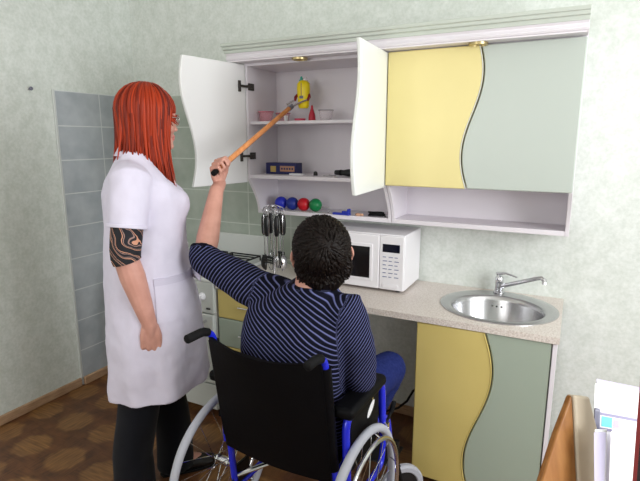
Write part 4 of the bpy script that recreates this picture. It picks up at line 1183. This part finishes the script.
# jeans and shoes
jm = MB()
ring_loft(jm, [(V((-.81, -1.115, .505)), .175, .14), (V((-.81, -1.12, .58)), .178, .135), (V((-.81, -1.13, .64)), .170, .122)], (1, 0, 0), (0, 1, 0))
for k_, f_, q in ((KR, FRt, 1), (KL_, FL_, -1)):
    jm.tube([PEL+V((q*.088, .02, -.002)), PEL.lerp(k_, .55)+V((q*.04, 0, .004)), k_], [.092, .086, .074], 18, 'round')
    jm.tube([k_, k_.lerp(f_, .3)+V((0, -.012, 0)), f_+V((0, 0, .0))], [.073, .070, .060], 18, 'flat')
jme = fused(jm, .009, 6); soften(jme, .004, 12, 5)
link('jeans', jme, 'jeans', man, ang=180)
for f_, q in ((FRt, 1), (FL_, -1)):
    s_ = MB(); fx = f_.x+q*.006; z0 = .130
    s_.ell((fx, f_.y-.01, z0+.04), (.042, .055, .05)); s_.ell((fx, f_.y+.07, z0+.03), (.044, .10, .034)); s_.ell((fx, f_.y+.13, z0+.026), (.045, .065, .028)); s_.box((fx-.036, f_.y-.06, z0), (fx+.036, f_.y+.15, z0+.02))
    smz = fused(s_, .006, 4)
    for v in smz.vertices: v.co.z = max(v.co.z, z0)
    sh = link('shoe', smz, 'shoe', man, ang=180)
    MB().box((fx-.041, f_.y-.066, z0-.002), (fx+.041, f_.y+.185, z0+.012)).build('sole', 'black_rub', sh, .006)

# ================================================================== the woman
WB = V((-1.543, -1.093, 0))
ph = math.radians(49)
U = V((math.cos(ph), math.sin(ph), 0)); W_ = V((math.sin(ph), -math.cos(ph), 0))   # forward, her right (towards us)
def wp(u, w_, z): return WB+U*u+W_*w_+V((0, 0, z))
wom = thing('person', 'red haired woman in a white short sleeved coat standing left of the wheelchair', 'person', WB)
wh = wp(.040, 0, 1.633)
WR_ = frame3(U*1.0-W_*.20+V((0, 0, -.05)), (0, 0, 1))
body = MB()
head_parts(body, wh, WR_, .97, True)
body.tube([wp(-.03, 0, 1.44), wp(-.015, 0, 1.50), wp(-.002, 0, 1.56), wh+V((0, 0, -.03))], [.06, .052, .05, .05], 16, 'round')
ring_loft(body, [(wp(-.01, 0, .80), .11, .15), (wp(0, 0, .92), .12, .17), (wp(0, 0, 1.08), .105, .14), (wp(.01, 0, 1.24), .12, .145), (wp(-.01, 0, 1.36), .10, .155), (wp(-.025, 0, 1.43), .07, .12), (wp(-.03, 0, 1.47), .05, .06)], U, W_)
for q in (-1, 1): body.ell(wp(.085, q*.075, 1.29), (.055, .06, .06))
ARM = {}
for q in (1, -1):
    S_ = wp(-.058, q*.172, 1.395); E__ = wp(-.095 if q > 0 else -.02, q*.215, 1.135)
    Wr = wp(-.026 if q > 0 else .05, q*.215, .855)
    ARM[q] = (S_, E__, Wr)
    body.tube([S_+W_*(-q*.06), S_, S_.lerp(E__, .5), E__], [.044, .046, .046, .043], 14, 'round')
    body.tube([E__, E__.lerp(Wr, .3), E__.lerp(Wr, .7), Wr], [.044, .047, .037, .028], 14, 'round')
    a_ = (wp(.012, q*.0, -1)-WB).normalized()
    body.tube([E__.lerp(Wr, .85), Wr, Wr+a_*.05], [.032, .0285, .015], 14, 'round')
    hand_parts(body, Wr+V((0, 0, .004)), a_, W_*(-q), U, [(22, 84, 62), (26, 88, 62), (30, 88, 62), (36, 88, 62)], 1.04, thumb=[(.016, .020, .004), (.042, .036, .016), (.072, .034, .028), (.094, .018, .036)])
LEG = {1: (wp(-.125, .085, 0)), -1: (wp(.055, -.085, 0))}
for q in (1, -1):
    f_ = LEG[q]
    body.tube([wp(-.0, q*.085, .84), wp(-.02, q*.085, .5).lerp(f_+V((0, 0, .5)), .6), f_+V((0, 0, .10))], [.085, .056, .036], 14, 'round')
    body.tube([f_+V((0, 0, .075)), f_+U*.13+V((0, 0, .035))], [.034, .026], 12, 'round')
me = fused(body, .0036, 3)
bo = link('body', me, ['skin_w', 'lips'], wom, ang=180)
lipc = wh+WR_ @ V((0, .091, -.070))
rl2 = WB.copy(); RT = WR_.transposed()
def lipf(c):
    l = RT @ (c+rl2-lipc); return 1 if abs(l.x) < .021 and abs(l.z) < .011 and abs(l.y) < .02 else 0
paint(me, lipf)
for q in (-1, 1):
    ec = wh+WR_ @ V((q*.031, .0745, .002))
    e = MB().ell(ec, (.012, .012, .012)).build('eye', 'eye_white', wom, ang=180)
    MB().lathe([(.0055, 0), (.0055, .0015), (.001, .0022)], ec+WR_ @ V((0, .011, .001)), WR_ @ V((0, 1, 0)), 14).build('iris', 'iris', e)
    MB().tube([wh+WR_ @ V((q*.016, .086, .021)), wh+WR_ @ V((q*.033, .0845, .027)), wh+WR_ @ V((q*.05, .073, .021))], .0035, 6, 'round').build('eyebrow', 'lips', wom)
# spectacles
g = MB()
for q in (-1, 1):
    cc = wh+WR_ @ V((q*.032, .098, .001))
    g.loop_tube([cc+WR_ @ V((math.cos(2*PI*k/20)*.023, -abs(math.cos(2*PI*k/20))*.001, math.sin(2*PI*k/20)*.017)) for k in range(20)], .0012, 6)
    g.tube([cc+WR_ @ V((q*.023, 0, .004)), wh+WR_ @ V((q*.066, .08, .008)), wh+WR_ @ V((q*.077, -.005, .006)), wh+WR_ @ V((q*.078, -.02, -.006))], .0012, 6)
g.tube([wh+WR_ @ V((-.010, .098, .004)), wh+WR_ @ V((0, .104, .007)), wh+WR_ @ V((.010, .098, .004))], .0012, 6)
gl = g.build('spectacles', 'steel', wom, ang=180)
m = MB()
for q in (-1, 1):
    cc = wh+WR_ @ V((q*.032, .098, .001))
    m.lathe([(.001, 0), (.022, 0), (.022, .001), (.001, .001)], cc, WR_ @ V((0, 1, 0)), 24, sy=1)
m.build('lens', 'glass', gl)

# white coat
cm = MB()
rows = []
def crow(z, ub, uf, hv, lift=0):   # back and front extents in u
    return (wp((ub+uf)/2, 0, z), (uf-ub)/2, hv)
for r_ in ((.525, -.195, .215, .235), (.60, -.196, .212, .232), (.72, -.196, .204, .226), (.86, -.194, .192, .216), (.98, -.188, .176, .205), (1.10, -.176, .158, .190), (1.20, -.168, .152, .182), (1.28, -.166, .164, .182), (1.335, -.164, .158, .184), (1.385, -.150, .118, .182), (1.42, -.135, .078, .162), (1.455, -.118, .052, .125), (1.485, -.100, .045, .092), (1.51, -.088, .036, .074)):
    rows.append(crow(*r_))
ring_loft(cm, rows, U, W_, p=2.35)
for q in (-1, 1):
    cm.ell(wp(.102, q*.075, 1.295), (.064, .075, .08))
    S_, E__, Wr = ARM[q]
    end = S_.lerp(E__, .61)
    cm.tube([S_+W_*(-q*.09)+V((0, 0, .0)), S_+W_*(q*.004)+V((0, 0, .006)), S_.lerp(E__, .4)+W_*(q*.004), end], [.076, .072, .070, .070], 20, 'flat')
cme = fused(cm, .008, 6)
# hem rises slightly to the front and long soft folds run down the skirt
for v in cme.vertices:
    l = v.co-WB; u_ = l.dot(U)
    if l.z < 1.0:
        k = (1.0-l.z)/.475
        a = math.atan2(l.dot(W_), u_)
        rad = V((l.x, l.y, 0)).normalized()
        v.co += rad*(.008*math.sin(a*5+.6)+.006*math.sin(a*9+2))*k
        v.co.z += .05*(u_/.2)*max(0, k-.5)
soften(cme, .014, 6, 9, (1, 1, .5)); soften(cme, .0045, 16, 3, (1, 1, .8))
co_ = link('coat', cme, 'coat', wom, ang=180)
cv = [v.co+WB for v in cme.vertices]; bvc = BVHTree.FromPolygons(cv, [list(p.vertices) for p in cme.polygons])
def patch(u0, u1, z0, z1, name, side=1, th=.004, n=14, m_='coat', lab=None):
    """cloth patch lying on the coat, seen from her right"""
    top, bot = [], []
    for j in range(n+1):
        for i in range(n+1):
            o = wp(u0+(u1-u0)*i/n, side*.6, z0+(z1-z0)*j/n)
            h = bvc.ray_cast(o, W_*(-side), 1.0)
            p = h[0] if h[0] is not None else o-W_*side*.4
            top.append(p+W_*side*th); bot.append(p-W_*side*.003)
    N_ = (n+1)*(n+1); vs = top+bot; fs = []
    for j in range(n):
        for i in range(n):
            a, b_, c, d = j*(n+1)+i, j*(n+1)+i+1, (j+1)*(n+1)+i+1, (j+1)*(n+1)+i
            fs += [(a, b_, c, d), (N_+d, N_+c, N_+b_, N_+a)]
    edge = [i for i in range(n+1)]+[j*(n+1)+n for j in range(1, n+1)]+[n*(n+1)+i for i in range(n-1, -1, -1)]+[j*(n+1) for j in range(n-1, 0, -1)]
    for k in range(len(edge)):
        a, b_ = edge[k], edge[(k+1) % len(edge)]; fs.append((b_, a, N_+a, N_+b_))
    return MB().add(vs, fs).build(name, m_, co_, ang=60, label=lab)
patch(.0, .172, .86, 1.03, 'pocket')
patch(.0, .172, .86, 1.03, 'pocket', -1)
patch(-.002, .174, 1.005, 1.032, 'pocket_hem', 1, .0055, m_='cuff_edge')
for q in (-1, 1):
    S_, E__, Wr = ARM[q]
    e1 = S_.lerp(E__, .575); e2 = S_.lerp(E__, .625)
    MB().tube([e1, e2], [.072, .0725], 24, 'flat').build('sleeve_hem', 'coat', co_, .003, ang=50)
    MB().tube([S_.lerp(E__, .57), S_.lerp(E__, .75), S_.lerp(E__, .93), E__.lerp(Wr, .03), E__.lerp(Wr, .08)], [.057, .057, .055, .053, .052], 24, 'flat').build('blouse_sleeve', 'print', wom, ang=60, label='black and peach printed blouse sleeve')
# buttons down the front, collar
for k in range(6):
    z = 1.38-.13*k
    h = bvc.ray_cast(wp(.8, .012, z), -U, 1.2)
    if h[0] is not None: MB().lathe([(.009, -.002), (.009, .003), (.004, .004), (.001, .003)], h[0], U, 16).build('button', 'white_plastic', co_)
for q in (-1, 1):
    c_ = [wp(-.092, 0, 1.522), wp(-.074, q*.046, 1.523), wp(-.018, q*.070, 1.508), wp(.036, q*.064, 1.475), wp(.066, q*.040, 1.440)]
    lo_ = [wp(-.110, 0, 1.488), wp(-.094, q*.062, 1.489), wp(-.026, q*.097, 1.474), wp(.045, q*.096, 1.432), wp(.098, q*.058, 1.380)]
    m = MB()
    vs = c_+lo_+[p+V((0, 0, .006)) for p in c_]+[p+V((0, 0, .006)) for p in lo_]
    fs = []
    for i in range(4): fs += [(i, i+1, 6+i, 5+i), (10+i, 15+i, 16+i, 11+i), (i, 10+i, 11+i, i+1), (5+i, 6+i, 16+i, 15+i)]
    fs += [(0, 5, 15, 10), (4, 14, 19, 9)]
    o_ = m.add(vs, fs).build('collar', 'coat', co_, .002, ang=60)
    sd_ = o_.modifiers.new('sub', 'SUBSURF'); sd_.levels = 1; sd_.render_levels = 2
ring_ = [wp(-.012, 0, 1.512)+U*.066*math.cos(2*PI*k/26)+W_*.064*math.sin(2*PI*k/26)+V((0, 0, -.024*math.cos(2*PI*k/26))) for k in range(26)]
MB().loop_tube(ring_, .009, 8).build('blouse_collar', 'neckprint', wom, ang=180, label='red and white printed blouse collar')
# trousers and shoes
tm = MB()
ring_loft(tm, [(wp(0, 0, .66), .13, .17), (wp(0, 0, .80), .135, .18), (wp(0, 0, .95), .12, .165)], U, W_)
for q in (1, -1):
    f_ = LEG[q]
    tm.tube([wp(0, q*.088, .80), wp(-.02, q*.088, .5).lerp(f_+V((0, 0, .5)), .6), f_+V((0, 0, .25)), f_+V((0, 0, .035))], [.098, .084, .080, .085], 20, 'flat')
tme = fused(tm, .009, 6); soften(tme, .006, 7, 4, (1, 1, .5))
link('trousers', tme, 'trousers', wom, ang=180)
for q in (1, -1):
    f_ = LEG[q]; a = f_
    s_ = MB(); Rz = Matrix.Rotation(ph, 3, 'Z')
    s_.ell(a+U*-.01+V((0, 0, .05)), (.05, .038, .05), Rz); s_.ell(a+U*.08+V((0, 0, .035)), (.095, .04, .034), Rz); s_.ell(a+U*.14+V((0, 0, .028)), (.06, .042, .028), Rz)
    smz = fused(s_, .006, 4)
    for v in smz.vertices: v.co.z = max(v.co.z, .006)
    sh = link('shoe', smz, 'shoe', wom, ang=180)
    MB().prism([a+U*x_+W_*y_+V((0, 0, .0)) for x_, y_ in ((-.06, -.03), (.1, -.04), (.18, -.03), (.205, 0), (.18, .03), (.1, .04), (-.06, .03), (-.072, 0))], (0, 0, .012)).build('sole', 'black_rub', sh, .003)

# red hair: shell plus falling locks
RTw = WR_.transposed()
def LW_(p): return wh+WR_ @ V(p)
hm = MB()
hm.ell(LW_((0, -.016, .030)), (.088, .104, .094), WR_, 30, 18)
hm.ell(LW_((0, -.056, -.045)), (.084, .060, .085), WR_, 24, 14)
hm.ell(LW_((0, -.052, -.09)), (.078, .044, .065), WR_, 24, 14)
for q in (-1, 1):
    hm.ell(LW_((q*.070, -.005, -.05)), (.022, .06, .095), WR_); hm.ell(LW_((q*.070, .0, -.13)), (.022, .042, .07), WR_)
hme = fused(hm, .008, 6)
for v in hme.vertices:
    l = RTw @ (v.co-wh)
    if l.y > .058 and l.z < .055:
        k = min(1, (l.y-.058)/.018); l.y -= .030*k; v.co = wh+WR_ @ l
tf = MB(); tf.v = [v.co.copy() for v in hme.vertices]; tf.f = [list(p.vertices) for p in hme.polygons]; tf.mi = [0]*len(tf.f)
tone = [.25]*len(tf.v)
rnd = random.Random(11)
def lock(phi, inner, zend, flare, rad, front=False):
    sweep = rnd.uniform(-.014, .024)
    """phi: direction round the head (0 = front, 90 = her right); a lock from the parting over the dome and down"""
    a = math.radians(phi); dx, dy = math.sin(a), math.cos(a)
    pts = []; rr_ = []
    ax_, ay_ = .091+inner, .106+inner
    n_ = 7
    for i in range(n_):             # over the dome
        t = (.16+.84*i/(n_-1))*PI/2
        pts.append(V((dx*math.sin(t)*ax_, dy*math.sin(t)*ay_-.018, .030+math.cos(t)*(.096+inner))))
    zs = .03
    m_ = 6
    for i in range(1, m_+1):
        q = i/m_; z = zs+(zend-zs)*q
        sh_ = 1 - .10*math.sin(PI*min(1, q*1.1))+flare*q*q
        y_ = dy*ay_*sh_-.018+.030*q*q*(1-abs(dy))+sweep*q
        if dy < 0: y_ += -.010*q
        pts.append(V((dx*ax_*sh_*(1 if dy < .2 else 1.0), y_, z)))
    for i in range(len(pts)):
        q = i/(len(pts)-1); rr_.append(rad*(.55+.6*math.sin(PI*min(1, .15+q*.75)))*(1 if q < .7 else (1.04-q)/.34))
    w1, w2 = rnd.uniform(-.006, .006), rnd.uniform(-.006, .006)
    out = []
    for i, p in enumerate(pts):
        q = i/(len(pts)-1)
        out.append(LW_(p+V((w1*math.sin(q*5), w2*math.sin(q*4+1), 0))))
    b = len(tf.v); tf.tube(out, rr_, 6); t_ = rnd.random()
    tone.extend([min(1, max(0, t_+rnd.uniform(-.06, .06)))]*(len(tf.v)-b))
for k in range(420):
    phi = rnd.uniform(52, 308)
    side = abs(180-phi)             # 0 = back
    ze = -.165-.10*(side/128)**1.3-rnd.uniform(-.02, .045)
    lock(phi, rnd.uniform(-.006, .010), ze, rnd.uniform(-.36, -.04) if side < 90 else rnd.uniform(-.12, .03), rnd.uniform(.0045, .0085))
for k in range(40):                 # front locks falling to the collar
    q = rnd.choice((-1, 1)); lock(q*rnd.uniform(50, 70) % 360, rnd.uniform(-.004, .006), -.26-rnd.uniform(0, .05), rnd.uniform(.0, .12), rnd.uniform(.004, .007))
for k in range(90):                 # fringe
    phi = rnd.uniform(-56, 56); lock(phi, rnd.uniform(-.004, .004), .014+rnd.uniform(-.012, .014)-.03*abs(phi)/56, -.03, rnd.uniform(.004, .007))
for k in range(22):                 # wisps at the nape
    lock(rnd.uniform(140, 205), .0, -.24-rnd.uniform(0, .05), rnd.uniform(.02, .24), .0036)
hmesh = tf.mesh('hair')
ta = hmesh.attributes.new('tone', 'FLOAT', 'POINT'); ta.data.foreach_set('value', tone)
link('hair', hmesh, 'hair_red', wom, ang=70)

# ------------------------------------------------------------------ light
def area(name, loc, rot, sx, sy, power, col=(1, 1, 1)):
    l = bpy.data.lights.new(name, 'AREA'); l.shape = 'RECTANGLE'; l.size = sx; l.size_y = sy; l.energy = power; l.color = col
    o = bpy.data.objects.new(name, l); C.objects.link(o); o.location = loc; o.rotation_euler = rot; return o
area('window_daylight', (XR+.02, (wy0+wy1)/2, (wz0+wz1)/2), (0, PI/2, 0), wz1-wz0-.12, wy1-wy0-.12, 85, (.97, .985, 1.0))
area('rear_fill_light', ((fx0+fx1)/2, YF-.02, (fz0+fz1)/2), (PI/2, 0, 0), fx1-fx0-.12, fz1-fz0-.12, 34, (1.0, .985, .96))  # added fill lamp, set in the made-up rear window
wd_ = bpy.data.worlds.new('daylight'); sc.world = wd_; wd_.use_nodes = True
bg = wd_.node_tree.nodes['Background']; bg.inputs['Color'].default_value = (.93, .96, 1.0, 1); bg.inputs['Strength'].default_value = .3
vs_ = sc.view_settings
vs_.view_transform = 'Standard'; vs_.look = 'None'; vs_.gamma = 1; vs_.use_curve_mapping = False; vs_.exposure = -0.14
sc.cycles.use_denoising = True
sc.cycles.max_bounces = 8
sc.cycles.diffuse_bounces = 5
